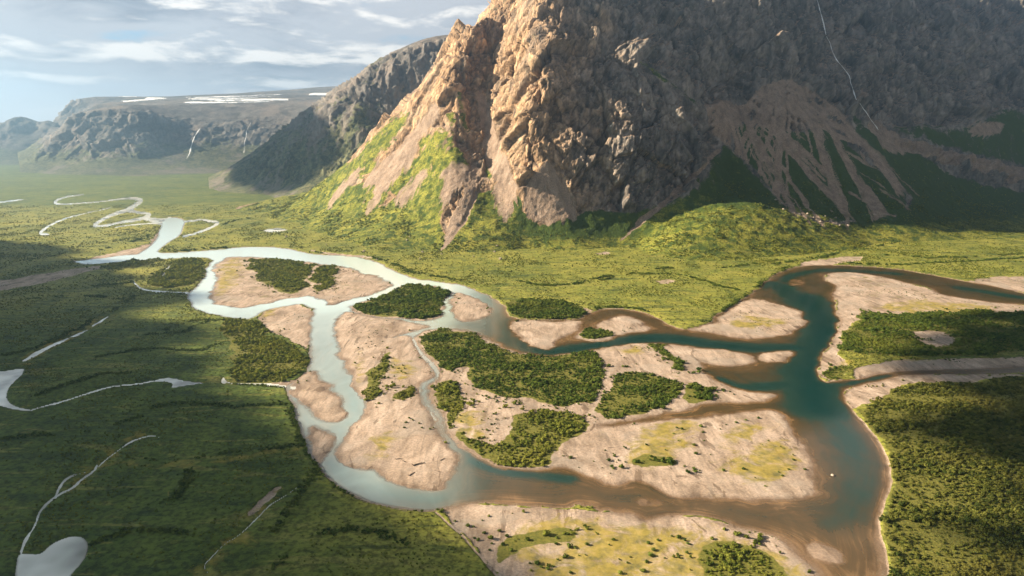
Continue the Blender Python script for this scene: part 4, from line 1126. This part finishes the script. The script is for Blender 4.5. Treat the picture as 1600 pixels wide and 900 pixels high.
tag(sub_mesh('sand_bar', VG, QG, fo == 101, M_GROUND, gattr, NGm), 'eastern sand bar inside the teal river bend', 'sand bar', kind='structure')

# water sheets
VWt = np.column_stack([PG, np.zeros(NG)])
silt_glare = np.clip(sstep(PG[:, 1], 1000, 1800) * sstep(-PG[:, 0], -150, 300) + 0.60 * sstep(-PG[:, 0], -60, 150), 0, 1)  # paler westward: silt together with sky reflection put into the colour
wattr = {'bank': water_w, 'depth': np.where(water_w > 0, depth, 0.0), 'silt_glare': silt_glare}
pattr = {'depth': np.where(water_w > 0, np.where(strm > pond, 0.6, 0.15 + 0.5 * sstep(water_w, 0, 4)), 0.05), 'bank': water_w, 'silt_glare': np.clip(0.8 + 0.5 * fbm(PG, 40, 3, 97), 0.3, 1)}
near_w = water_w > -6
kind_w = np.where((strm >= river_w) & (strm >= pond), 2, np.where(pond >= river_w, 1, 0))
wf = near_w[QG].any(1)
kf = kind_w[QG[:, 0]]
tag(sub_mesh('river', VWt, QG, wf & (kf == 0), M_RIVER, wattr), 'braided river running teal, brown and silver through sand bars', 'river', kind='structure')
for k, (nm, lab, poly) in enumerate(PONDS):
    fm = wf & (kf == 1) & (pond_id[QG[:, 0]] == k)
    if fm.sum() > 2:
        tag(sub_mesh('pond', VWt, QG, fm, M_SILT_GLARE, pattr), lab, 'pond', kind='structure')
for k, (lab, line, wd) in enumerate(STREAMS):
    fm = wf & (kf == 2) & (strm_id[QG[:, 0]] == k)
    if fm.sum() > 2:
        tag(sub_mesh('stream', VWt, QG, fm, M_SILT_GLARE, pattr if k != 11 else wattr), lab, 'stream', kind='structure')

# ------------------------------------------------------------------ shrubs
def shrub_mesh(name, seed, mat, leaves=46):
    r = np.random.default_rng(seed)
    V, Fc = [], []
    lobes = [((0, 0, 0.42), 0.55)] + [((math.cos(a) * r.uniform(.35, .55), math.sin(a) * r.uniform(.35, .55), r.uniform(.25, .6)), r.uniform(.28, .42)) for a in r.uniform(0, 6.28, 4)]
    # solid, lumpy inner mass
    nu, nvv = 7, 4
    for (c, rad) in lobes[:3]:
        b = len(V)
        for i in range(nvv + 1):
            th = math.pi * i / nvv
            for j in range(nu):
                ph = 2 * math.pi * (j + 0.5 * (i % 2)) / nu
                k = rad * r.uniform(.7, 1.0)
                V.append((c[0] + k * math.sin(th) * math.cos(ph), c[1] + k * math.sin(th) * math.sin(ph), max(-0.15, c[2] + k * 0.85 * math.cos(th))))
        for i in range(nvv):
            for j in range(nu):
                Fc.append((b + i * nu + j, b + (i + 1) * nu + j, b + (i + 1) * nu + (j + 1) % nu, b + i * nu + (j + 1) % nu))
    for _ in range(leaves):
        c, rad = lobes[r.integers(len(lobes))]
        d = r.normal(size=3)
        d[2] = abs(d[2]) * 0.9
        d /= np.linalg.norm(d)
        p = np.array(c) + d * rad * r.uniform(.8, 1.2)
        t = np.cross(d, r.normal(size=3))
        t /= np.linalg.norm(t)
        w = np.cross(d, t) + 0.5 * d
        s = r.uniform(.12, .24)
        b = len(V)
        V += [tuple(p - t * s), tuple(p + w * s * .7), tuple(p + t * s * 1.1), tuple(p - w * s * .7)]
        Fc.append((b, b + 1, b + 2, b + 3))
    me = bpy.data.meshes.new(name)
    me.from_pydata(V, [], Fc)
    me.materials.append(mat)
    me.update()
    return me


SHRUB_SETS = {}
for key, mat in (('willow', M_LEAF), ('meadow', M_LOWLEAF), ('east', M_EASTLEAF)):
    c = bpy.data.collections.new(key + '_shrubs')
    for s in range(4):
        me = shrub_mesh(key + '_shrub', 100 + s + 10 * len(SHRUB_SETS), mat)
        c.objects.link(bpy.data.objects.new(key + '_shrub', me))
    SHRUB_SETS[key] = c


def scatter_tree(coll):
    t = bpy.data.node_groups.new('scatter_' + coll.name, 'GeometryNodeTree')
    t.interface.new_socket('Geometry', in_out='INPUT', socket_type='NodeSocketGeometry')
    t.interface.new_socket('Geometry', in_out='OUTPUT', socket_type='NodeSocketGeometry')
    N = t.nodes.new
    gi, go = N('NodeGroupInput'), N('NodeGroupOutput')
    ci = N('GeometryNodeCollectionInfo')
    ci.inputs['Collection'].default_value = coll
    ci.inputs['Separate Children'].default_value = True
    ci.inputs['Reset Children'].default_value = True
    iop = N('GeometryNodeInstanceOnPoints')
    iop.inputs['Pick Instance'].default_value = True
    a_s, a_r = N('GeometryNodeInputNamedAttribute'), N('GeometryNodeInputNamedAttribute')
    a_s.data_type = 'FLOAT_VECTOR'
    a_s.inputs['Name'].default_value = 'size'
    a_r.data_type = 'FLOAT_VECTOR'
    a_r.inputs['Name'].default_value = 'turn'
    rnd = N('FunctionNodeRandomValue')
    rnd.data_type = 'INT'
    rnd.inputs[4].default_value = 0
    rnd.inputs[5].default_value = 3
    L = t.links.new
    L(gi.outputs[0], iop.inputs['Points'])
    L(ci.outputs[0], iop.inputs['Instance'])
    L(rnd.outputs[2], iop.inputs['Instance Index'])
    L(a_r.outputs['Attribute'], iop.inputs['Rotation'])
    L(a_s.outputs['Attribute'], iop.inputs['Scale'])
    L(iop.outputs[0], go.inputs[0])
    return t


TREES = {k: scatter_tree(c) for k, c in SHRUB_SETS.items()}
N_SHRUBS = 0


def scatter_obj(name, P, S, kind, label, cat):
    """uncountable shrubs as one mass"""
    global N_SHRUBS
    if len(P) < 3:
        return
    N_SHRUBS += len(P)
    me = bpy.data.meshes.new(name)
    me.vertices.add(len(P))
    me.vertices.foreach_set('co', np.ascontiguousarray(P, np.float32).ravel())
    a = me.attributes.new('size', 'FLOAT_VECTOR', 'POINT')
    sz = np.stack([S * RNG.uniform(.85, 1.2, len(P)), S * RNG.uniform(.85, 1.2, len(P)), S * RNG.uniform(.75, 1.15, len(P))], 1)
    a.data.foreach_set('vector', sz.astype(np.float32).ravel())
    a = me.attributes.new('turn', 'FLOAT_VECTOR', 'POINT')
    rt = np.stack([RNG.uniform(-.15, .15, len(P)), RNG.uniform(-.15, .15, len(P)), RNG.uniform(0, 6.28, len(P))], 1)
    a.data.foreach_set('vector', rt.astype(np.float32).ravel())
    o = bpy.data.objects.new(name, me)
    col.objects.link(o)
    md = o.modifiers.new('scatter', 'NODES')
    md.node_group = TREES[kind]
    tag(o, label, cat, kind='stuff')


def cell_points(V, R, C, dens):
    """random points on a grid surface with dens plants per square metre (per vertex)"""
    G = V.reshape(R, C, 3)
    du = np.zeros((R, C))
    dv = np.zeros((R, C))
    du[:, :-1] = np.hypot(np.diff(G[..., 0], axis=1), np.diff(G[..., 1], axis=1))
    dv[:-1, :] = np.hypot(np.diff(G[..., 0], axis=0), np.diff(G[..., 1], axis=0))
    n = RNG.poisson(np.clip(dens * (du * dv).ravel(), 0, 60))
    n.reshape(R, C)[-1, :] = 0
    n.reshape(R, C)[:, -1] = 0
    idx = np.repeat(np.arange(R * C), n)
    a, b = RNG.random(len(idx)), RNG.random(len(idx))
    p = V[idx] * ((1 - a) * (1 - b))[:, None] + V[idx + 1] * (a * (1 - b))[:, None] + V[idx + C] * ((1 - a) * b)[:, None] + V[idx + C + 1] * (a * b)[:, None]
    return p, idx


dry = water_w < -0.8
clump = fbm(PG, 30, 4, 111)
tdens = np.array([t[2] for t in THICKETS])[np.clip(thk_id, 0, None)]
gaps = fbm(PG, 26, 4, 117, 0.6)
dens_t = np.where((thk > -6.0) & dry, 0.16 * sstep(thk + 16 * gaps * (1.35 - tdens) - 9 * (1 - tdens), -3.0, 3.0) * (0.3 + 0.7 * sstep(gaps, -0.45, 0.1)), 0)
dens_t = np.maximum(dens_t, np.where(dry & (soft_bank > 0.5) & (thk > -40), 0.02 * sstep(gaps, 0.05, 0.4) * sstep(thk, -40, -4), 0))
isl_scrub = np.where(dry & (soft_bank > 0.5) & (thk < -10) & (PG[:, 1] < 1700), 0.006 * sstep(-water_w, 6, 25) * sstep(fbm(PG, 45, 4, 119), 0.05, 0.35), 0)
far_fade = np.clip(900.0 / PG[:, 1], 0.12, 1.0) ** 1.3
dens_t = dens_t * np.clip(far_fade * 1.6, 0, 1)
P_t, I_t = cell_points(VG, GR, GC, dens_t)
S_t = 2.25 * np.clip(PG[I_t, 1] / 1100.0, 1.0, 1.4) * (0.45 + 0.55 * RNG.random(len(P_t)) + 0.9 * RNG.random(len(P_t)) ** 3) * (0.85 + 0.8 * clump[I_t])
for k, (lab, poly, dn) in enumerate(THICKETS):
    m = thk_id[I_t] == k
    scatter_obj('willow_thicket', P_t[m], S_t[m], 'east' if k == 15 else 'meadow' if k in (3, 4, 5, 6, 7, 8, 9, 10, 16, 17, 18, 19) else 'willow', lab, 'shrubs')

# meadow scrub and the dark rows along old channels
rows_d = np.full(NG, 60.0)
for ln in SHRUB_LINES:
    rows_d = np.minimum(rows_d, line_d(PWI, gline(ln, 2), 60))
mead = (1 - np.clip(sandy, 0, 1)) * (thk < 0) * dry * (PG[:, 1] < 3300)
clump2 = fbm(PG * np.array([1, .55]), 60, 4, 131)
dens_m = mead * (0.050 * sstep(clump2, -0.10, 0.45) + 0.006) * far_fade
dens_r = mead * 0.28 * np.exp(-(rows_d / 3.5) ** 2) * np.clip(far_fade * 1.5, 0, 1) * sstep(fbm(PG, 40, 3, 141), -.35, .1)
mz = np.zeros(NG)
under_mtn = rbf(MAIN, PG[:, 0][::1], PG[:, 1], 40.0) if False else None
P_m, I_m = cell_points(VG, GR, GC, dens_m)
S_m = 0.95 * np.clip(PG[I_m, 1] / 900.0, 1.0, 2.0) * RNG.uniform(.6, 1.4, len(P_m))
scatter_obj('meadow_scrub', P_m, S_m, 'meadow', 'low green scrub carpeting the valley meadows', 'scrub')
P_i, I_i = cell_points(VG, GR, GC, isl_scrub)
scatter_obj('bar_scrub', P_i, 0.95 * RNG.uniform(.4, 1.5, len(P_i)), 'willow', 'tiny dark scrub dots sprinkled over the bare bars', 'scrub')
P_r, I_r = cell_points(VG, GR, GC, dens_r)
S_r = 1.6 * np.clip(PG[I_r, 1] / 1100.0, 1.0, 1.6) * RNG.uniform(.6, 1.4, len(P_r))
scatter_obj('bank_shrubs', P_r, S_r, 'willow', 'dark rows of bushes along old channels and river banks', 'shrubs')

# scrub on the mountain's foot
mclump = fbm(Vm, 45, 4, 151)
fanm = sstep(Vm[:, 2], 0.5, 4) * sstep(-Vm[:, 2], -210, -130) * sstep(slope, 0.72, 0.85) * sstep(veg, 0.55, 0.8) * (Vm[:, 1] < 3200)
dens_f = fanm * (0.028 * sstep(mclump, -0.1, 0.3) + 0.002)
P_f, I_f = cell_points(Vm, MR, MC, dens_f)
S_f = 2.3 * RNG.uniform(.55, 1.5, len(P_f))
scatter_obj('slope_scrub', P_f, S_f, 'meadow', 'bushes dotted over the fan and foot slopes of the mountain', 'scrub')


# ------------------------------------------------------------------ single shrubs, boulders, driftwood
def ground_z(x, y):
    r = int(np.clip(np.searchsorted(y_rows, y), 1, GR - 1))
    if abs(y_rows[r - 1] - y) < abs(y_rows[r] - y):
        r -= 1
    c = int(np.argmin(np.abs(u_g - x / y_rows[r])))
    return float(H[r * GC + c]), r * GC + c


single_meshes = [shrub_mesh('willow_shrub', 900 + i, M_LEAF, 90) for i in range(5)]


def shrub_at(px, py, rad, label, group):
    x, y = ground_xy([(px, py)])[0]
    z, i = ground_z(x, y)
    if water_w[i] > -0.5:
        return
    o = bpy.data.objects.new('willow_shrub', random.choice(single_meshes))
    col.objects.link(o)
    o.location = (x, y, z - 0.05)
    o.rotation_euler = (0, 0, random.uniform(0, 6.28))
    s = rad * random.uniform(.85, 1.15)
    o.scale = (s * random.uniform(.9, 1.2), s * random.uniform(.9, 1.2), s * random.uniform(.8, 1.05))
    tag(o, label, 'shrub', group)


for px, py, r in [(711,816,1.6),(732,824,2.8),(754,815,1.4),(757,835,1.9),(747,846,2.4),(741,843,1.6),(769,851,1.6),(781,832,2.2),(793,839,2.4),(785,853,2.4),(798,862,2.6),(869,852,2),(890,856,3),(898,858,2),(918,853,2.3),(884,873,3),
                  (840,882,2.8),(828,882,1.6),(846,888,2),(855,891,1.8),(865,887,1.4),(905,870,1.2),(915,869,1.2),(968,876,1.2),(981,881,1.3),(985,872,1.2),(892,897,2),(958,845,1.7),(952,853,1.4),(1012,851,2),(1028,846,1.6),(1017,870,2.6),(1022,862,2),
                  (1010,880,2.4),(1005,895,2.6),(968,897,2.4),(1060,842,2.2),(1070,846,2.2),(1076,852,2),(1050,840,1.4),(870,843,1.5),(855,838,1.5),(1038,874,1.2),(740,825,1.4),(720,837,1.2),(765,862,1.5)]:
    shrub_at(px, py, r, 'small dark willow shrub standing on the big foreground sand bar', 'single shrubs on the foreground sand bar')
for px, py, r in [(945,705,2),(892,717,2.4),(958,734,2),(1085,697,2.2),(1088,711,3),(1065,672,2.4),(1057,670,2),(1095,668,2.6),(1098,677,2.2),(1130,737,2.4),(1162,735,2.2),(1195,761,1.6),(1010,697,1.6),(1017,715,2),(1052,679,2),(1125,672,1.6),(1150,662,2),
                  (1135,665,1.8),(1165,658,2),(1185,655,2.2),(1200,690,1.4),(1240,720,1.8),(1232,735,1.6),(1222,745,1.6),(1110,712,1.2),(1040,705,1.4),(975,700,1.4),(1060,690,1.6),(1100,690,1.3),(1180,748,1.3),(1258,735,2)]:
    shrub_at(px, py, r, 'lone green shrub on the golden bar south of the brown side channel', 'single shrubs on the golden bar')
for px, py, r in [(740,638,2.2),(755,645,1.6),(720,660,1.6),(780,640,2),(768,665,1.8),(790,655,1.6),(640,655,2),(634,662,2),(645,658,1.8),(655,663,1.8),(659,670,1.6),(632,670,1.8),(560,545,1.8),(572,538,1.6),(586,542,1.6),(598,535,1.6),(566,553,1.5),(580,535,1.6),(545,520,1.4),(618,612,2),(505,430,2),(520,440,2)]:
    shrub_at(px, py, r, 'isolated bush on bare sand between the middle channels', 'single bushes on the middle bars')


def boulder_mesh(seed):
    r = np.random.default_rng(seed)
    import bmesh
    bm = bmesh.new()
    bmesh.ops.create_icosphere(bm, subdivisions=2, radius=1.0)
    planes = [(d / np.linalg.norm(d), r.uniform(.55, .9)) for d in r.normal(size=(7, 3))]
    for v in bm.verts:
        p = np.array(v.co)
        for d, h in planes:
            s = p @ d
            if s > h:
                p = p - d * (s - h)
        p[2] *= 0.75
        v.co = p
    me = bpy.data.meshes.new('boulder')
    bm.to_mesh(me)
    bm.free()
    me.materials.append(M_STONE)
    return me


boulder_meshes = [boulder_mesh(40 + i) for i in range(4)]


def mtn_point(px, py):
    """front-most point of the mountain seen at a pixel of the photograph"""
    a, b = _mp
    d = (a - px) ** 2 + (b - py) ** 2
    near = np.nonzero(d < 16)[0]
    if len(near) == 0:
        near = np.argsort(d)[:3]
    k = near[np.argmin(Vm[near, 1] + 8 * d[near])]
    return Vm[k], Nm[k]


_mp = project(Vm)


def boulder_at(p, r, label, group):
    o = bpy.data.objects.new('boulder', random.choice(boulder_meshes))
    col.objects.link(o)
    o.location = (p[0], p[1], p[2] + 0.25 * r)
    o.rotation_euler = (random.uniform(-.2, .2), random.uniform(-.2, .2), random.uniform(0, 6.28))
    o.scale = (r * random.uniform(.8, 1.2), r * random.uniform(.8, 1.2), r * random.uniform(.8, 1.1))
    tag(o, label, 'boulder', group)


for px, py, r in [(447,371,4),(569,394,4),(589,407,3),(660,395,4),(636,375,3.5),(640,370,3),(656,405,2.5),(773,395,4),(782,406,4.5),(777,384,3),(690,398,2.5),(740,402,3),(510,383,3)]:
    x, y = ground_xy([(px, py)])[0]
    zm = mtn_point(px, py)[0]
    p = zm if zm[2] > 1.5 else (x, y, ground_z(x, y)[0])
    boulder_at(p, r, 'grey boulder lying on the sunlit meadow at the mountain foot', 'boulders on the meadow')
for px, py, r in [(1212,313,5),(1222,318,5),(1232,322,4.5),(1240,318,4),(1225,327,4),(1250,325,4),(1262,334,4),(1272,340,4),(1306,340,4.5),(1318,347,5),(1325,352,4.5),(1312,352,4),(1330,346,4),(1290,338,4),(1282,347,4),(1300,330,4)]:
    boulder_at(mtn_point(px, py)[0], r, 'pale fallen boulder at the lower edge of the shaded scree', 'boulders below the scree')
x, y = ground_xy([(1301, 743)])[0]
boulder_at((x, y, -0.3), 2.0, 'single white boulder breaking the brown water of the near bend', 'boulders in the river')


def log_mesh(seed):
    r = np.random.default_rng(seed)
    V, Fc = [], []

    def limb(a, b, r0, r1, bend):
        base = len(V)
        a, b = np.array(a, float), np.array(b, float)
        ax = (b - a) / np.linalg.norm(b - a)
        t = np.cross(ax, (0, 0, 1.0))
        t /= np.linalg.norm(t) + 1e-9
        w = np.cross(ax, t)
        for i in range(6):
            f = i / 5
            c = a * (1 - f) + b * f + np.array([0, 0, 1.0]) * bend * math.sin(f * math.pi)
            rr = r0 * (1 - f) + r1 * f
            for j in range(6):
                an = j * math.pi / 3
                V.append(tuple(c + (t * math.cos(an) + w * math.sin(an)) * rr * r.uniform(.85, 1.15)))
        for i in range(5):
            for j in range(6):
                Fc.append((base + i * 6 + j, base + i * 6 + (j + 1) % 6, base + (i + 1) * 6 + (j + 1) % 6, base + (i + 1) * 6 + j))
        Fc.append(tuple(base + j for j in range(5, -1, -1)))
        Fc.append(tuple(base + 30 + j for j in range(6)))
    limb((-4.5, 0, .35), (4.5, .4, .3), .55, .22, .25)
    for k in range(5):     # root plate
        an = k * 1.26 + .3
        limb((-4.4, 0, .4), (-5.4, 1.4 * math.cos(an), .6 + 1.1 * abs(math.sin(an))), .28, .07, 0)
    limb((1.5, .15, .4), (3.4, 1.9, 1.1), .2, .06, .1)
    limb((2.4, .2, .4), (4.2, -1.4, .9), .18, .05, .1)
    me = bpy.data.meshes.new('driftwood_log')
    me.from_pydata(V, [], Fc)
    me.materials.append(M_WOOD)
    return me


lm = [log_mesh(3), log_mesh(8)]
for px, py, rz, s in [(624,718,.3,.7),(630,721,2.2,.8),(655,727,.5,1.3),(644,742,1.0,.9),(692,719,.9,.7),(682,737,2.6,.6)]:
    x, y = ground_xy([(px, py)])[0]
    o = bpy.data.objects.new('driftwood_log', random.choice(lm))
    col.objects.link(o)
    o.location = (x, y, ground_z(x, y)[0] - 0.1)
    o.rotation_euler = (0, 0, rz)
    o.scale = (s, s, s)
    tag(o, 'dark stranded driftwood log on the smooth tip of the pink middle bar', 'driftwood', 'driftwood on the middle bar')


# waterfalls
def ribbon(line, V, N, widths, label, proj):
    a, b = proj
    P, T = [], []
    for px, py in line:
        d = (a - px) ** 2 + (b - py) ** 2
        near = np.nonzero(d < 9)[0]
        if len(near) == 0:
            near = np.argsort(d)[:2]
        k = near[np.argmin(V[near, 1] + 10 * d[near])]
        P.append(V[k] + N[k] * 2.0 + np.array([0, 0, 1.0]))
    P = np.array(P)
    P[1:-1] = 0.25 * P[:-2] + 0.5 * P[1:-1] + 0.25 * P[2:] + np.array([0, -2.0, 1.0])
    VV, Q = [], []
    for i, p in enumerate(P):
        w = widths * random.uniform(.15, 1.2)
        for j in range(4):
            x = (j / 3 - .5) * 2 * w
            VV.append((p[0] + x, p[1] + (-.6 if j in (1, 2) else .8), p[2]))
    for i in range(len(P) - 1):
        for j in range(3):
            Q.append((i * 4 + j, i * 4 + j + 1, i * 4 + 5 + j, i * 4 + 4 + j))
    o = mesh_obj('waterfall', np.array(VV), np.array(Q), M_FALL)
    tag(o, label, 'waterfall')


def densify(line, step):
    out = []
    for (x0, y0), (x1, y1) in zip(line[:-1], line[1:]):
        n = max(1, int(math.hypot(x1 - x0, y1 - y0) / step))
        for k in range(n):
            f = k / n
            out.append((x0 * (1 - f) + x1 * f + random.uniform(-.8, .8), y0 * (1 - f) + y1 * f))
    return out + [line[-1]]


ribbon(densify([(1272,-10),(1280,15),(1286,32),(1288,45),(1300,80),(1306,95),(1318,108),(1327,120),(1330,135),(1337,152)], 5), Vm, Nm, 2.2, 'thin white waterfall threading the shaded gully of the great mountain', _mp)
ribbon(densify([(1337,152),(1350,172),(1362,190),(1372,204)], 5), Vm, Nm, 2.0, 'lower cascade of the gully stream above the gravel bed', _mp)
pp = project(V_plat)
NP = np.tile(np.array([0, -1.0, 0.3]), (len(V_plat), 1)) * 3
ribbon(densify([(312,200),(306,212),(300,225),(298,238),(292,248)], 4), V_plat, NP, 6, 'wide white waterfall down the hazy plateau cliff', pp)
ribbon(densify([(392,192),(386,205),(383,220),(382,238)], 4), V_plat, NP, 4, 'slender waterfall on the plateau cliff nearer the green spur', pp)


# ------------------------------------------------------------------ unseen clouds, outlined to shade the valley (high, to the west)
def cloud(ground_px, alt, label, seed, n=260, puff=(55, 120), world_xy=None):
    r = np.random.default_rng(seed)
    import bmesh
    g_ = ground_xy(chaikin(ground_px, 2)) if world_xy is None else chaikin(world_xy, 2)
    lo, hi = g_.min(0), g_.max(0)
    cand = r.uniform(lo, hi, (n * 12, 2))
    d = sdf(cand, g_, 400)
    sel = np.nonzero(d > 0)[0][:n]
    bm = bmesh.new()
    bmesh.ops.create_icosphere(bm, subdivisions=2, radius=1.0)
    bv = np.array([v.co[:] for v in bm.verts])
    bf = np.array([[v.index for v in f.verts] for f in bm.faces])
    bm.free()
    VV, QQ = [], []
    shift = np.array(SUN) / SUN.z * alt
    for k in sel:
        rad = min(r.uniform(*puff), max(25.0, d[k] * 1.1))
        c = np.array([cand[k, 0], cand[k, 1], 0]) + shift + np.array([0, 0, r.uniform(0, 60)])
        v = bv * rad * np.array([1, 1, 0.55])
        v = v * (1 + 0.25 * vnoise(bv + k, 0.6, seed))[:, None]
        QQ.append(bf + len(VV) * len(bv))
        VV.append(v + c)
    o = mesh_obj('cloud', np.vstack(VV), np.vstack(QQ), M_CLOUD)
    tag(o, label, 'cloud', kind='structure')


m, n_, out = new_mat('cloud_vapour')
dd = n_.n('ShaderNodeBsdfDiffuse')
dd.inputs[0].default_value = (0.85, 0.86, 0.88, 1)
tr = n_.n('ShaderNodeBsdfTransparent')
mx = n_.n('ShaderNodeMixShader')
pos = n_.n('ShaderNodeNewGeometry').outputs['Position']
n_.set(mx.inputs[0], n_.ramp(n_.noise(pos, 0.012, 5, 0.6), 0.2, 0.5, 0.5, 1.0))
m.node_tree.links.new(tr.outputs[0], mx.inputs[1])
m.node_tree.links.new(dd.outputs[0], mx.inputs[2])
m.node_tree.links.new(mx.outputs[0], out.inputs['Surface'])
M_CLOUD = m
cloud([(-700,330),(-100,370),(60,385),(130,402),(190,425),(205,470),(190,540),(235,600),(300,650),(400,705),(450,770),(560,830),(700,860),(760,960),(600,1300),(-700,1300)], 1700, 'broad cloud shading the western meadows', 21, 420, (40, 110))
cloud([(1400,590),(1390,545),(1430,510),(1510,488),(1900,480),(2000,1000),(1540,1000),(1490,860),(1520,760),(1430,700),(1400,650)], 1650, 'unseen cloud shaped to darken the eastern shrub land', 22, 190, (25, 60))  # outline widened so its shadow also darkens the eastern thicket
cloud(None, 2600, 'unseen broken cloud put in to shade the green spur', 23, 60, (110, 240), [(-1500,3900),(-900,3700),(-500,3850),(-250,4100),(-300,4700),(-900,5300),(-1700,5200)])  # out of view, kept only for its shadow on the spur

# ------------------------------------------------------------------ haze
hm = bpy.data.materials.new('valley_haze')
hm.use_nodes = True
hm.node_tree.nodes.clear()
ho = hm.node_tree.nodes.new('ShaderNodeOutputMaterial')
pv = hm.node_tree.nodes.new('ShaderNodeVolumePrincipled')
pv.inputs['Color'].default_value = (0.40, 0.68, 1.0, 1)
pv.inputs['Density'].default_value = 6.2e-5
pv.inputs['Anisotropy'].default_value = 0.76
hm.node_tree.links.new(pv.outputs[0], ho.inputs['Volume'])
top = max(float(Vm[:, 2].max()), float(V_plat[:, 2].max())) + 30
bx = [(x, y, z) for x in (-26000, 26000) for y in (-2500, 16000) for z in (min(-30.0, float(Vm[:, 2].min())) - 5, top)]
hz = mesh_obj('haze', np.array(bx, float), np.array([(0, 1, 3, 2), (4, 6, 7, 5), (0, 4, 5, 1), (2, 3, 7, 6), (0, 2, 6, 4), (1, 5, 7, 3)]), hm, smooth=False)
tag(hz, 'pale blue haze filling the valley air', 'haze', kind='stuff')
print('shrubs', N_SHRUBS, 'top', top, 'tris approx', sum(len(o.data.polygons) for o in col.objects if o.type == 'MESH') * 2)
